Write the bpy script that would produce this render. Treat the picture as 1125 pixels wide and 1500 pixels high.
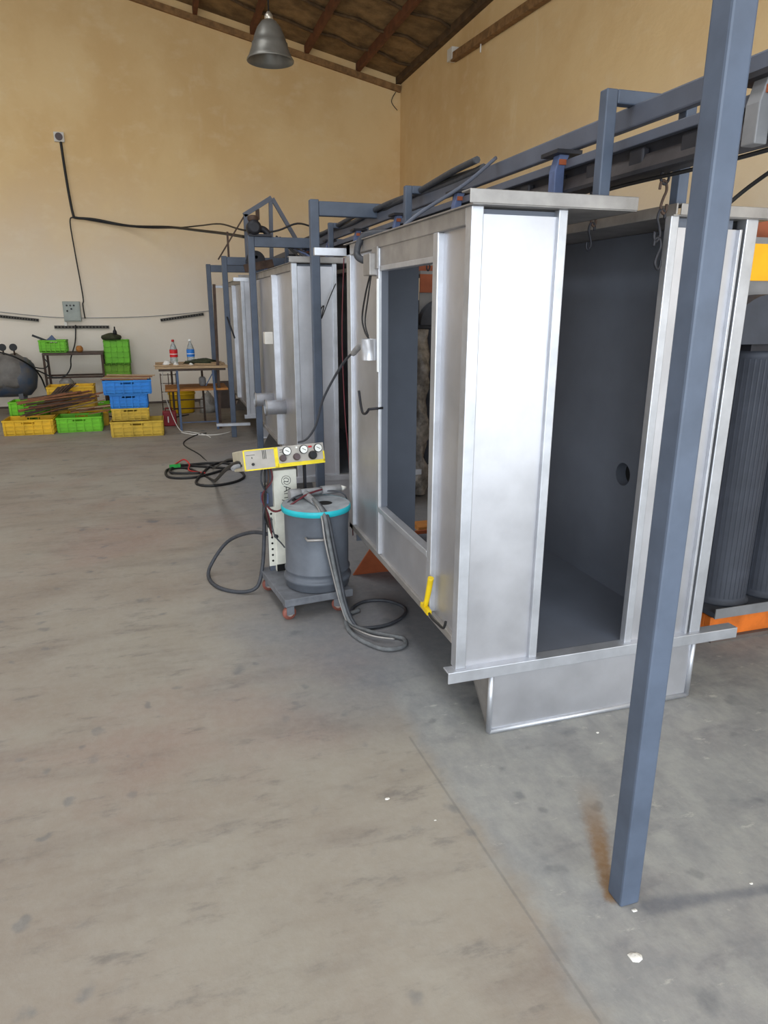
import bpy, math, random
from mathutils import Vector, Matrix
random.seed(7)
for o in list(bpy.data.objects): bpy.data.objects.remove(o)
sc = bpy.context.scene
col = sc.collection

# ------------------------------------------------------------------ camera
F_PX, PITCH, YAW, ROLL, CAM_H = 1019.26, .288181, .302765, .00296, 1.55
fw = Vector((math.sin(YAW)*math.cos(PITCH), math.cos(YAW)*math.cos(PITCH), -math.sin(PITCH)))
r0 = Vector((math.cos(YAW), -math.sin(YAW), 0)); u0 = r0.cross(fw)
rt = math.cos(ROLL)*r0 + math.sin(ROLL)*u0; up = rt.cross(fw)
cd = bpy.data.cameras.new('camera'); cam = bpy.data.objects.new('camera', cd); col.objects.link(cam)
cd.sensor_fit = 'VERTICAL'; cd.sensor_height = 36; cd.lens = F_PX/1500*36; cd.clip_start = .02; cd.clip_end = 200
cam.matrix_world = Matrix(((rt.x, up.x, -fw.x, 0), (rt.y, up.y, -fw.y, 0), (rt.z, up.z, -fw.z, CAM_H), (0, 0, 0, 1)))
sc.camera = cam

# ------------------------------------------------------------------ world, lights, exposure
w = bpy.data.worlds.new('sky'); sc.world = w; w.use_nodes = True
bg = w.node_tree.nodes['Background']; bg.inputs[0].default_value = (.72, .86, 1, 1); bg.inputs[1].default_value = 1.6
def area(name, loc, rot, sx, sy, power, color):
    l = bpy.data.lights.new(name, 'AREA'); l.shape = 'RECTANGLE'; l.size = sx; l.size_y = sy; l.energy = power; l.color = color
    o = bpy.data.objects.new(name, l); col.objects.link(o); o.location = loc; o.rotation_euler = rot
    return o
# daylight entering through the wide open gate behind the camera and the open door in the left wall
area('gate_daylight', (-.15, -3.15, 2.1), (math.radians(90), 0, 0), 8.0, 4.1, 440, (.88, .95, 1))
area('side_door_daylight', (-8.95, 1.6, 1.7), (0, math.radians(-90), 0), 3.2, 4.0, 90, (1, .95, .88))
# unseen fill lamps added under both roof slopes to brighten the floor
area('added_roof_fill', (-5.3, 4.6, 5.68), (0, math.radians(-11.7), 0), 1.7, 12.6, 60, (1, .97, .92))
area('added_roof_fill', (-.6, 3.0, 5.98), (0, math.radians(11.7), 0), 1.6, 9.6, 170, (1, .97, .92))
sc.view_settings.view_transform = 'Standard'; sc.view_settings.look = 'None'
sc.view_settings.gamma = 1; sc.view_settings.use_curve_mapping = False
sc.view_settings.exposure = .12

# ------------------------------------------------------------------ materials
def lin(c):
    return tuple(((v/255)/12.92 if v/255 <= .04045 else ((v/255+.055)/1.055)**2.4) for v in c) + (1,)
MATS = {}
def mat(name, c, rough=.6, metal=0, var=.12, scale=6, bump=0, bscale=40, c2=None, trans=0, ior=1.45, stretch=(1, 1, 1), spec=None, rvar=0):
    m = bpy.data.materials.new(name); m.use_nodes = True
    nt = m.node_tree; n = nt.nodes; L = nt.links; b = n['Principled BSDF']
    b.inputs['Roughness'].default_value = rough; b.inputs['Metallic'].default_value = metal
    b.inputs['IOR'].default_value = ior
    if trans: b.inputs['Transmission Weight'].default_value = trans
    if spec is not None: b.inputs['Specular IOR Level'].default_value = spec
    tc = n.new('ShaderNodeTexCoord'); mp = n.new('ShaderNodeMapping'); mp.inputs['Scale'].default_value = stretch
    L.new(tc.outputs['Object'], mp.inputs[0])
    nz = n.new('ShaderNodeTexNoise'); nz.inputs['Scale'].default_value = scale; nz.inputs['Detail'].default_value = 6; nz.inputs['Roughness'].default_value = .6
    L.new(mp.outputs[0], nz.inputs['Vector'])
    cr = n.new('ShaderNodeValToRGB')
    a = lin(c); d = lin(c2) if c2 else tuple(v*(1-var*2) for v in a[:3]) + (1,)
    cr.color_ramp.elements[0].position = .35; cr.color_ramp.elements[1].position = .65
    cr.color_ramp.elements[0].color = d
    cr.color_ramp.elements[1].color = a if c2 else tuple(min(1, v*(1+var*.6)) for v in a[:3]) + (1,)
    L.new(nz.outputs['Fac'], cr.inputs[0]); L.new(cr.outputs[0], b.inputs['Base Color'])
    if rvar:
        mr = n.new('ShaderNodeMapRange'); mr.inputs[3].default_value = rough-rvar; mr.inputs[4].default_value = rough+rvar
        L.new(nz.outputs['Fac'], mr.inputs[0]); L.new(mr.outputs[0], b.inputs['Roughness'])
    if bump:
        n2 = n.new('ShaderNodeTexNoise'); n2.inputs['Scale'].default_value = bscale; n2.inputs['Detail'].default_value = 5
        L.new(mp.outputs[0], n2.inputs['Vector'])
        bp = n.new('ShaderNodeBump'); bp.inputs['Strength'].default_value = bump; bp.inputs['Distance'].default_value = .02
        L.new(n2.outputs['Fac'], bp.inputs['Height']); L.new(bp.outputs[0], b.inputs['Normal'])
    MATS[name] = m
    return m
mat('galv', (196, 196, 201), .42, .82, .07, 3.5, .02, 30, rvar=.08)
mat('galv_frame', (194, 196, 202), .42, .7, .08, 9)
mat('galv_dull', (164, 160, 157), .55, .7, .12, 7)
mat('liner', (98, 103, 114), .62, 0, .06, 3)
mat('post_paint', (80, 90, 107), .5, 0, .12, 5)
mat('beam_paint', (84, 89, 102), .5, 0, .1, 5)
mat('dark_steel', (46, 46, 52), .55, .3, .2, 8)
mat('bracket_blue', (84, 98, 134), .5, 0, .12, 12)
mat('rust_steel', (80, 62, 52), .7, .2, .2, 14)
mat('track_grime', (66, 60, 60), .6, .3, .2, 8)
mat('roof_sheet', (150, 122, 84), .9, 0, .2, 4, .8, 9, c2=(104, 82, 54))
mat('purlin', (112, 68, 42), .75, 0, .2, 6)
mat('trim_wood', (146, 110, 70), .8, 0, .2, 12)
mat('seam', (94, 72, 48), .9, 0, .2, 8)
mat('black_cable', (26, 26, 28), .5)
mat('grey_hose', (108, 110, 112), .6, 0, .15, 30)
mat('dark_hose', (60, 62, 68), .55, 0, .15, 30)
mat('red_cable', (96, 34, 42), .5)
mat('lamp_metal', (128, 126, 120), .38, .45, .08, 8)
mat('lamp_inner', (196, 190, 178), .3, .7, .05, 8)
mat('drum_grey', (96, 101, 110), .5, .1, .1, 9)
mat('lid_top', (150, 155, 160), .7, 0, .14, 14)
mat('turquoise', (34, 178, 190), .45, 0, .06, 8)
mat('cart_grey', (112, 114, 120), .65, 0, .14, 14)
mat('caster_red', (142, 84, 72), .6, 0, .2, 20)
mat('caster_hub', (176, 160, 150), .5, .2, .2, 20)
mat('column_white', (218, 216, 204), .55, 0, .08, 10)
mat('box_beige', (190, 182, 160), .55, 0, .08, 14)
mat('panel_grey', (178, 172, 164), .55, 0, .06, 14)
mat('yellow_paint', (240, 216, 40), .5, 0, .08, 16)
mat('dial_white', (236, 236, 230), .4, 0, .02)
mat('black_plastic', (26, 26, 28), .5, 0, .1)
mat('knob_brown', (86, 72, 74), .5, 0, .1)
mat('red_plastic', (190, 42, 44), .45, 0, .1)
mat('dark_red', (150, 30, 40), .5, 0, .12)
mat('gun_grey', (146, 146, 148), .6, 0, .12, 20)
mat('hole_black', (8, 8, 9), .9, 0, 0)
mat('orange_paint', (206, 106, 32), .6, 0, .16, 8)
mat('orange_rust', (164, 86, 52), .7, 0, .14, 6)
mat('yellow_panel', (250, 176, 20), .5, 0, .06, 8)
mat('filter_dark', (62, 65, 74), .7, 0, .1, 8)
mat('duct_grey', (128, 128, 130), .55, .2, .1, 6)
mat('header_brown', (150, 82, 54), .7, 0, .14, 6)
mat('plastic_wrap', (150, 144, 138), .25, 0, .3, 12, .8, 18)
mat('crate_yellow', (222, 176, 24), .5, 0, .1, 6)
mat('crate_yellow_dusty', (206, 172, 58), .6, 0, .12, 6)
mat('crate_green', (112, 194, 26), .5, 0, .08, 6)
mat('crate_green_dusty', (116, 168, 44), .6, 0, .14, 6)
mat('crate_blue', (28, 128, 212), .5, 0, .08, 6)
mat('wood_strip', (142, 92, 62), .75, 0, .22, 10, stretch=(1, 8, 8))
mat('wood_pale', (180, 152, 118), .75, 0, .18, 10, stretch=(1, 8, 8))
mat('wood_orange', (186, 124, 62), .7, 0, .16, 10, stretch=(1, 8, 8))
mat('table_metal', (84, 70, 62), .6, .3, .16, 12)
mat('blue_leg', (74, 92, 122), .55, 0, .14, 12)
mat('tank_blue', (58, 78, 104), .5, .1, .2, 6, c2=(98, 94, 90))
mat('dust_sheet', (120, 116, 112), .8, 0, .16, 6, .5, 8)
mat('panel_box', (158, 164, 158), .5, .1, .06, 10)
mat('slotted_steel', (96, 92, 86), .6, .5, .1, 14)
mat('bottle_clear', (225, 232, 235), .12, 0, .02, 5, trans=.75, ior=1.33)
mat('label_red', (206, 30, 34), .5, 0, .04)
mat('label_blue', (40, 120, 206), .5, 0, .04)
mat('white_paint', (238, 238, 236), .5, 0, .03)
mat('paper_white', (226, 222, 214), .7, 0, .06)
mat('bag_grey', (156, 152, 146), .6, 0, .2, 10, .6, 14)
mat('board_brown', (96, 84, 78), .75, 0, .14, 6)
mat('olive', (62, 66, 44), .85, 0, .3, 20)
mat('yellow_tool', (226, 192, 20), .45, 0, .08, 10)
mat('light_tube', (240, 242, 244), .35, 0, .02)
mat('green_plastic', (40, 160, 70), .5, 0, .05)
mat('ground_out', (176, 170, 160), .85, 0, .1, 2)

# ---- floor: dusty worn concrete
def floor_mat():
    m = bpy.data.materials.new('concrete_floor'); m.use_nodes = True
    nt = m.node_tree; n = nt.nodes; L = nt.links; b = n['Principled BSDF']
    geo = n.new('ShaderNodeNewGeometry'); P = geo.outputs['Position']
    def noise(sc_, det=6, ro=.6, st=(1, 1, 1), off=(0, 0, 0)):
        mp = n.new('ShaderNodeMapping'); mp.inputs['Scale'].default_value = st; mp.inputs['Location'].default_value = off
        L.new(P, mp.inputs[0]); t = n.new('ShaderNodeTexNoise'); t.inputs['Scale'].default_value = sc_
        t.inputs['Detail'].default_value = det; t.inputs['Roughness'].default_value = ro; L.new(mp.outputs[0], t.inputs['Vector'])
        return t.outputs['Fac']
    def rng(v, a, b_, c=0., d=1., smooth=True):
        r = n.new('ShaderNodeMapRange'); r.interpolation_type = 'SMOOTHSTEP' if smooth else 'LINEAR'
        for i, q in enumerate((a, b_, c, d)): r.inputs[i+1].default_value = q
        L.new(v, r.inputs[0]); return r.outputs[0]
    def mth(op, a, b_):
        r = n.new('ShaderNodeMath'); r.operation = op
        for i, q in enumerate((a, b_)):
            if isinstance(q, (int, float)): r.inputs[i].default_value = q
            else: L.new(q, r.inputs[i])
        return r.outputs[0]
    def mix(f, a, b_):
        r = n.new('ShaderNodeMix'); r.data_type = 'RGBA'
        if isinstance(f, float): r.inputs[0].default_value = f
        else: L.new(f, r.inputs[0])
        for i, q in ((6, a), (7, b_)):
            if isinstance(q, tuple): r.inputs[i].default_value = q
            else: L.new(q, r.inputs[i])
        return r.outputs[2]
    sx = n.new('ShaderNodeSeparateXYZ'); L.new(P, sx.inputs[0]); X, Y = sx.outputs[0], sx.outputs[1]
    big = noise(.55, 5, .55); mid = noise(2.6, 7, .65); fine = noise(26, 6, .7); streak = noise(1.5, 6, .6, (1, 3.2, 1), (3, 1, 0))
    c = mix(rng(big, .35, .65), lin((136, 124, 112)), lin((147, 140, 128)))
    c = mix(rng(mid, .35, .75, 0, .5), c, lin((156, 150, 139)))
    red = noise(.8, 6, .65, (1, 1, 1), (21, 3, 0))
    c = mix(rng(red, .48, .7, 0, .5), c, lin((138, 112, 102)))
    c = mix(rng(streak, .48, .72, 0, .5), c, lin((112, 101, 93)))
    scuff = noise(4.5, 7, .7, (1, 2.6, 1), (7, 2, 0))
    c = mix(rng(scuff, .52, .72, 0, .6), c, lin((98, 92, 89)))
    # grey spray powder that settled around the booths: edge broken up by noise
    edge = mth('ADD', X, mth('MULTIPLY', mth('SUBTRACT', noise(.9, 6, .6), .5), 1.6))
    dust = mth('MULTIPLY', rng(edge, -.1, .9), rng(Y, 1.9, 2.7))
    dust = mth('MULTIPLY', dust, rng(Y, 10, 6.5))
    c = mix(mth('MULTIPLY', dust, .8), c, lin((110, 114, 122)))
    # rougher grey slab right of the control joint
    slab = mth('MULTIPLY', rng(mth('ADD', X, mth('MULTIPLY', mth('SUBTRACT', mid, .5), .25)), .76, .86), rng(Y, 2.9, 2.2))
    slabc = mix(rng(noise(5, 8, .7, (1.6, 1, 1), (2, 8, 0)), .35, .68), lin((126, 128, 130)), lin((152, 153, 150)))
    slabc = mix(rng(noise(3.2, 7, .65, (1, 2, 1), (5, 5, 0)), .52, .68, 0, .7), slabc, lin((108, 110, 116)))
    slabc = mix(rng(noise(9, 6, .7, (1, 2.2, 1), (1, 14, 0)), .6, .7, 0, .7), slabc, lin((184, 182, 174)))
    c = mix(mth('MULTIPLY', slab, .8), c, slabc)
    # dark drips and spots
    def spots(scale, r_in, r_out, lo, hi, off):
        blot = n.new('ShaderNodeTexVoronoi'); blot.inputs['Scale'].default_value = scale
        adv = n.new('ShaderNodeVectorMath'); adv.operation = 'ADD'; L.new(P, adv.inputs[0])
        nv = n.new('ShaderNodeTexNoise'); nv.inputs['Scale'].default_value = 9; nv.inputs['Detail'].default_value = 4; L.new(P, nv.inputs['Vector'])
        scv = n.new('ShaderNodeVectorMath'); scv.operation = 'SCALE'; scv.inputs[3].default_value = .12
        L.new(nv.outputs['Color'], scv.inputs[0]); L.new(scv.outputs[0], adv.inputs[1]); L.new(adv.outputs[0], blot.inputs['Vector'])
        return mth('MULTIPLY', rng(blot.outputs['Distance'], r_out, r_in), rng(noise(1.7, 3, .5, (1, 1, 1), off), lo, hi))
    c = mix(mth('MULTIPLY', spots(2.6, .04, .14, .42, .53, (9, 4, 0)), .65), c, lin((84, 88, 94)))
    c = mix(mth('MULTIPLY', spots(7., .08, .22, .44, .54, (2, 7, 0)), .5), c, lin((92, 94, 98)))
    c = mix(mth('MULTIPLY', mth('MULTIPLY', spots(5., .08, .24, .3, .5, (5, 1, 0)), slab), .55), c, lin((86, 88, 94)))
    # brown streak that runs out from the post foot
    def seg(ax, ay, bx, by, wa, wb):
        dx, dy = bx-ax, by-ay; q = dx*dx+dy*dy
        px = mth('SUBTRACT', X, ax); py = mth('SUBTRACT', Y, ay)
        t = mth('DIVIDE', mth('ADD', mth('MULTIPLY', px, dx), mth('MULTIPLY', py, dy)), q)
        tcl = mth('MINIMUM', mth('MAXIMUM', t, 0.), 1.)
        ex = mth('SUBTRACT', px, mth('MULTIPLY', tcl, dx)); ey = mth('SUBTRACT', py, mth('MULTIPLY', tcl, dy))
        d = mth('SQRT', mth('ADD', mth('MULTIPLY', ex, ex), mth('MULTIPLY', ey, ey)), 0.)
        wd = mth('ADD', mth('MULTIPLY', tcl, wb-wa), wa)
        return mth('DIVIDE', d, wd), t
    d, t = seg(1.05, 1.27, 1.26, 1.72, .026, .055)
    russet = mth('MULTIPLY', rng(mth('ADD', d, mth('MULTIPLY', mth('SUBTRACT', fine, .5), .9)), 1.15, .2), rng(t, 1.1, .3))
    c = mix(mth('MULTIPLY', russet, .9), c, lin((122, 92, 58)))
    # soft shadow of the post painted beside its foot, edge broken by noise
    d2, t2 = seg(1.13, 1.215, 1.60, 1.15, .035, .02)
    post_shade = rng(mth('ADD', d2, mth('MULTIPLY', mth('SUBTRACT', mid, .5), 2.4)), 1.2, .3)
    c = mix(mth('MULTIPLY', post_shade, .7), c, lin((92, 94, 102)))
    # fine control joint in the slab
    dj, tj = seg(.768, 2.128, .838, .6, .0045, .0045)
    c = mix(mth('MULTIPLY', rng(dj, 1.4, .4), .4), c, lin((96, 94, 92)))
    c = mix(rng(fine, .35, .7, 0, .16), c, lin((166, 162, 154)))
    L.new(c, b.inputs['Base Color'])
    L.new(rng(mid, .3, .7, .52, .78), b.inputs['Roughness'])
    b.inputs['Specular IOR Level'].default_value = .35
    bp = n.new('ShaderNodeBump'); bp.inputs['Strength'].default_value = .25; bp.inputs['Distance'].default_value = .01
    L.new(mth('ADD', mth('MULTIPLY', fine, .5), mid), bp.inputs['Height']); L.new(bp.outputs[0], b.inputs['Normal'])
    MATS['floor'] = m
floor_mat()

# ---- walls: lime plaster, ochre wash with paler patches
def wall_mat():
    m = bpy.data.materials.new('ochre_plaster'); m.use_nodes = True
    nt = m.node_tree; n = nt.nodes; L = nt.links; b = n['Principled BSDF']
    geo = n.new('ShaderNodeNewGeometry')
    def noise(s, st, det=6):
        mp = n.new('ShaderNodeMapping'); mp.inputs['Scale'].default_value = st; L.new(geo.outputs['Position'], mp.inputs[0])
        t = n.new('ShaderNodeTexNoise'); t.inputs['Scale'].default_value = s; t.inputs['Detail'].default_value = det; t.inputs['Roughness'].default_value = .6
        L.new(mp.outputs[0], t.inputs['Vector']); return t.outputs['Fac']
    def rng(v, a, b_, c, d):
        r = n.new('ShaderNodeMapRange'); r.interpolation_type = 'SMOOTHSTEP'
        for i, q in enumerate((a, b_, c, d)): r.inputs[i+1].default_value = q
        L.new(v, r.inputs[0]); return r.outputs[0]
    def mix(f, a, b_):
        r = n.new('ShaderNodeMix'); r.data_type = 'RGBA'; L.new(f, r.inputs[0])
        for i, q in ((6, a), (7, b_)):
            if isinstance(q, tuple): r.inputs[i].default_value = q
            else: L.new(q, r.inputs[i])
        return r.outputs[2]
    n1 = noise(.8, (1, 1, .8)); n2 = noise(3, (1, 1, 1.6)); n3 = noise(2.2, (1, 1, .35))
    c = mix(rng(n1, .35, .65, 0, 1), lin((220, 186, 134)), lin((230, 200, 150)))
    c = mix(rng(n2, .5, .75, 0, .5), c, lin((234, 210, 168)))
    c = mix(rng(n3, .6, .72, 0, .3), c, lin((240, 220, 184)))
    # lower part of the wall is paler and cooler: ragged upper edge
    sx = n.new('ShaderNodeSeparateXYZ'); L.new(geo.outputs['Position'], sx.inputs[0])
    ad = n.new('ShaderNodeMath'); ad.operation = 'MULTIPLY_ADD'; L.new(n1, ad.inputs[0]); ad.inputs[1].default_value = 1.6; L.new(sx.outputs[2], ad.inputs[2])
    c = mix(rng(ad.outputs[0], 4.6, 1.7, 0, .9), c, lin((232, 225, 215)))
    L.new(c, b.inputs['Base Color']); b.inputs['Roughness'].default_value = .9; b.inputs['Specular IOR Level'].default_value = .2
    bp = n.new('ShaderNodeBump'); bp.inputs['Strength'].default_value = .3; bp.inputs['Distance'].default_value = .03
    L.new(n2, bp.inputs['Height']); L.new(bp.outputs[0], b.inputs['Normal'])
    MATS['wall'] = m
wall_mat()

# ------------------------------------------------------------------ mesh helpers
ORIG = {}
class MB:
    def __init__(s): s.v = []; s.f = []; s.sm = []
    def add(s, vs, fs, smooth=False):
        k = len(s.v); s.v += [tuple(p) for p in vs]
        for f in fs: s.f.append(tuple(i+k for i in f)); s.sm.append(smooth)
        return s
    def box(s, x0, x1, y0, y1, z0, z1):
        return s.add([(x, y, z) for z in (z0, z1) for y in (y0, y1) for x in (x0, x1)],
                     [(0, 2, 3, 1), (4, 5, 7, 6), (0, 1, 5, 4), (2, 6, 7, 3), (0, 4, 6, 2), (1, 3, 7, 5)])
    def bar(s, a, b, wd, ht, upv=(0, 0, 1)):           # oriented box between two points
        a = Vector(a); b = Vector(b); d = (b-a).normalized(); u = Vector(upv)
        if abs(d.dot(u)) > .97: u = Vector((0, 1, 0))
        x = d.cross(u).normalized()*wd/2; y = x.cross(d).normalized()*ht/2
        vs = [p+q for p in (a, b) for q in (-x-y, x-y, x+y, -x+y)]
        return s.add(vs, [(0, 1, 2, 3), (7, 6, 5, 4), (0, 4, 5, 1), (1, 5, 6, 2), (2, 6, 7, 3), (3, 7, 4, 0)])
    def tube(s, pts, r, n=8, cyc=False, smooth_path=True, sub=6, caps=True):
        pts = [Vector(p) for p in pts]
        if smooth_path and len(pts) > 2:
            out = []; m = len(pts)
            for i in range(m if cyc else m-1):
                p0 = pts[(i-1) % m] if cyc or i > 0 else pts[0]; p1 = pts[i]; p2 = pts[(i+1) % m]
                p3 = pts[(i+2) % m] if cyc or i+2 < m else pts[-1]
                for k in range(sub):
                    t = k/sub; t2 = t*t; t3 = t2*t
                    out.append(.5*((2*p1)+(-p0+p2)*t+(2*p0-5*p1+4*p2-p3)*t2+(-p0+3*p1-3*p2+p3)*t3))
            if not cyc: out.append(pts[-1])
            pts = out
        m = len(pts); vs = []; prev = None
        rr = r if isinstance(r, (list, tuple)) else None
        for i, p in enumerate(pts):
            if cyc: d = pts[(i+1) % m]-pts[i-1]
            else: d = pts[min(i+1, m-1)]-pts[max(i-1, 0)]
            if d.length < 1e-9: d = Vector((0, 0, 1))
            d.normalize()
            if prev is None:
                u = Vector((0, 0, 1)) if abs(d.z) < .9 else Vector((1, 0, 0))
            else: u = prev
            x = (u-d*u.dot(d)).normalized(); prev = x; y = d.cross(x)
            R = r if rr is None else rr[0]+(rr[1]-rr[0])*i/(m-1)
            vs += [p+(x*math.cos(a)+y*math.sin(a))*R for a in [2*math.pi*k/n for k in range(n)]]
        fs = []
        for i in range(m if cyc else m-1):
            j = (i+1) % m
            for k in range(n): fs.append((i*n+k, i*n+(k+1) % n, j*n+(k+1) % n, j*n+k))
        s.add(vs, fs, True)
        if caps and not cyc:
            q = len(s.v)-len(vs)
            s.f.append(tuple(q+k for k in reversed(range(n)))); s.sm.append(False)
            s.f.append(tuple(q+(m-1)*n+k for k in range(n))); s.sm.append(False)
        return s
    def lathe(s, prof, c=(0, 0, 0), n=32, axis='z', caps=True):     # prof: (radius, height)
        vs = []
        for (r, h) in prof:
            for k in range(n):
                a = 2*math.pi*k/n; p = (r*math.cos(a), r*math.sin(a), h)
                if axis == 'x': p = (p[2], p[0], p[1])
                if axis == 'y': p = (p[1], p[2], p[0])
                vs.append((p[0]+c[0], p[1]+c[1], p[2]+c[2]))
        fs = []
        for i in range(len(prof)-1):
            for k in range(n): fs.append((i*n+k, i*n+(k+1) % n, (i+1)*n+(k+1) % n, (i+1)*n+k))
        q = len(s.v); s.add(vs, fs, True)
        if caps:
            s.f.append(tuple(q+k for k in reversed(range(n)))); s.sm.append(False)
            s.f.append(tuple(q+(len(prof)-1)*n+k for k in range(n))); s.sm.append(False)
        return s
    def prism(s, poly, vec):
        n = len(poly); vec = Vector(vec); a = [Vector(p) for p in poly]; b = [p+vec for p in a]
        fs = [tuple(reversed(range(n))), tuple(range(n, 2*n))]+[(i, (i+1) % n, n+(i+1) % n, n+i) for i in range(n)]
        return s.add(a+b, fs)
    def build(s, name, m, parent=None, loc=None, local=False, bev=0, kind=None):
        if parent is not None and not local: o = ORIG.get(parent.name, Vector((0, 0, 0)))
        elif loc is not None and not local: o = Vector(loc)
        else: o = Vector((0, 0, 0))
        me = bpy.data.meshes.new(name); me.from_pydata([tuple(Vector(p)-o) for p in s.v], [], s.f); me.validate()
        for p, q in zip(me.polygons, s.sm): p.use_smooth = q
        import bmesh as _b
        bm = _b.new(); bm.from_mesh(me); _b.ops.recalc_face_normals(bm, faces=bm.faces); bm.to_mesh(me); bm.free()
        me.materials.append(MATS[m]); ob = bpy.data.objects.new(name, me); col.objects.link(ob)
        if parent is not None:
            ob.parent = parent; ORIG[ob.name] = o
        elif loc is not None: ob.location = loc; ORIG[ob.name] = Vector(loc)
        if bev:
            md = ob.modifiers.new('bevel', 'BEVEL'); md.width = bev; md.segments = 2; md.limit_method = 'ANGLE'
        if kind: ob['kind'] = kind
        return ob
def B(*a): return MB().box(*a)
def thing(name, label, cat, loc=(0, 0, 0), group=None, rz=0):
    o = bpy.data.objects.new(name, None); col.objects.link(o); o.location = loc; o.rotation_euler = (0, 0, rz); o.empty_display_size = .1
    ORIG[o.name] = Vector(loc)
    return tag(o, label, cat, group)
def tag(o, label, cat, group=None):
    o['label'] = label; o['category'] = cat
    if group: o['group'] = group
    return o
def copy_tree(o, parent=None):
    c = o.copy(); col.objects.link(c); c.parent = parent
    for ch in list(o.children): copy_tree(ch, c)
    return c

# ================================================================== setting
WX, WY, LX, BY = 4.04, 12.1, -9.0, -3.2
RIDGE_X = -2.4
def roof_z(x): return 5.06+.207*(WX-x) if x >= RIDGE_X else 5.06+.207*(WX-RIDGE_X)-.207*(RIDGE_X-x)
B(LX-.3, WX+.3, BY-.3, WY+.3, -.2, 0).build('floor', 'floor', kind='structure')
B(-30, 30, -40, BY-.3, -.25, -.02).build('ground_outside', 'ground_out', kind='structure')
def gable(y0, y1, x0, x1, zb):
    poly = [(x0, y0, zb), (x1, y0, zb), (x1, y0, roof_z(x1)+.02)]
    if x0 < RIDGE_X < x1: poly.append((RIDGE_X, y0, roof_z(RIDGE_X)+.02))
    poly.append((x0, y0, roof_z(x0)+.02))
    return MB().prism(poly, (0, y1-y0, 0))
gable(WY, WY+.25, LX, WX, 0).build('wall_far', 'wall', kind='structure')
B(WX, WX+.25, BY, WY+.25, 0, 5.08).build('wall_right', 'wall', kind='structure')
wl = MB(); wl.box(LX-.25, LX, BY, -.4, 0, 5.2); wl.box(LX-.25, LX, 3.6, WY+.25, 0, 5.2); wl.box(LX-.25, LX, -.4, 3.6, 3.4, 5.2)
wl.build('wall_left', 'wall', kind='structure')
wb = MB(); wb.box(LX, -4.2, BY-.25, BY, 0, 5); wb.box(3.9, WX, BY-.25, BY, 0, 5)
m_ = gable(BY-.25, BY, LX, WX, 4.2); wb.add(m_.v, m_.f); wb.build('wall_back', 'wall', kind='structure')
# roof: insulation deck, purlins, stitched seams
rf = MB()
for xa, xb, ya, yb_ in ((LX-.3, -6.2, BY-.3, WY+.3), (-4.4, RIDGE_X, BY-.3, WY+.3), (-6.2, -4.4, BY-.3, -1.8), (-6.2, -4.4, 11.0, WY+.3),
                         (RIDGE_X, -1.45, BY-.3, WY+.3), (.25, WX+.3, BY-.3, WY+.3), (-1.45, .25, BY-.3, -1.9), (-1.45, .25, 7.9, WY+.3)):  # gaps in both slopes added for the roof fill lamps
    rf.prism([(xa, ya, roof_z(xa)), (xb, ya, roof_z(xb)), (xb, ya, roof_z(xb)+.06), (xa, ya, roof_z(xa)+.06)], (0, yb_-ya, 0))
roof = rf.build('ceiling', 'roof_sheet', kind='structure')
x = WX-.72
while x > RIDGE_X:
    MB().bar((x, BY, roof_z(x)-.06), (x, WY, roof_z(x)-.06), .06, .12, (0, 0, 1)).build('purlin', 'purlin', roof)
    x -= .82
y = WY-.7; k = 0
while y > BY+.3:
    sm = MB(); pts = []
    for i in range(34):
        xx = WX-.05-i*(WX-RIDGE_X)/33.5
        pts.append((xx, y+.05*math.sin(i*1.7+k), roof_z(xx)-.012-.02*abs(math.sin(i*1.1+k))))
    sm.tube(pts, .022, 6, sub=2).build('insulation_seam', 'seam', roof); y -= .8; k += 1
MB().bar((WX-.01, WY-.03, roof_z(WX)-.16), (RIDGE_X, WY-.03, roof_z(RIDGE_X)-.16), .05, .09).build('trim_1', 'trim_wood', kind='structure')
MB().bar((WX-.04, BY, roof_z(WX)-.03), (WX-.04, WY, roof_z(WX)-.03), .09, .1).build('trim_2', 'seam', kind='structure')
# dark skirting strip where wall meets floor
B(LX, WX, WY-.012, WY, 0, .03).build('baseboard_far', 'board_brown', kind='structure')

# ================================================================== booths
X0, X1, SL, SR = .91, 1.97, 1.235, 1.615
def hole_plate(x, t, y0, y1, z0, z1, cy, cz, r, n=32):
    vs = []
    for xx in (x, x+t):
        for k in range(n):
            a = 2*math.pi*k/n; vs.append((xx, cy+r*math.cos(a), cz+r*math.sin(a)))
        for k in range(n):
            a = 2*math.pi*k/n; c_, s_ = math.cos(a), math.sin(a)
            tt = min(((y1-cy)/c_ if c_ > 1e-6 else (y0-cy)/c_ if c_ < -1e-6 else 1e9), ((z1-cz)/s_ if s_ > 1e-6 else (z0-cz)/s_ if s_ < -1e-6 else 1e9))
            vs.append((xx, cy+tt*c_, cz+tt*s_))
    # snap nearest boundary points to the corners
    for base in (n, 3*n):
        for (yy, zz) in ((y0, z0), (y0, z1), (y1, z0), (y1, z1)):
            i = min(range(base, base+n), key=lambda q: (vs[q][1]-yy)**2+(vs[q][2]-zz)**2); vs[i] = (vs[i][0], yy, zz)
    fs = []
    for k in range(n):
        j = (k+1) % n
        fs.append((k, j, n+j, n+k)); fs.append((2*n+k, 3*n+k, 3*n+j, 2*n+j)); fs.append((k, 2*n+k, 2*n+j, j))
    return MB().add(vs, fs)
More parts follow.
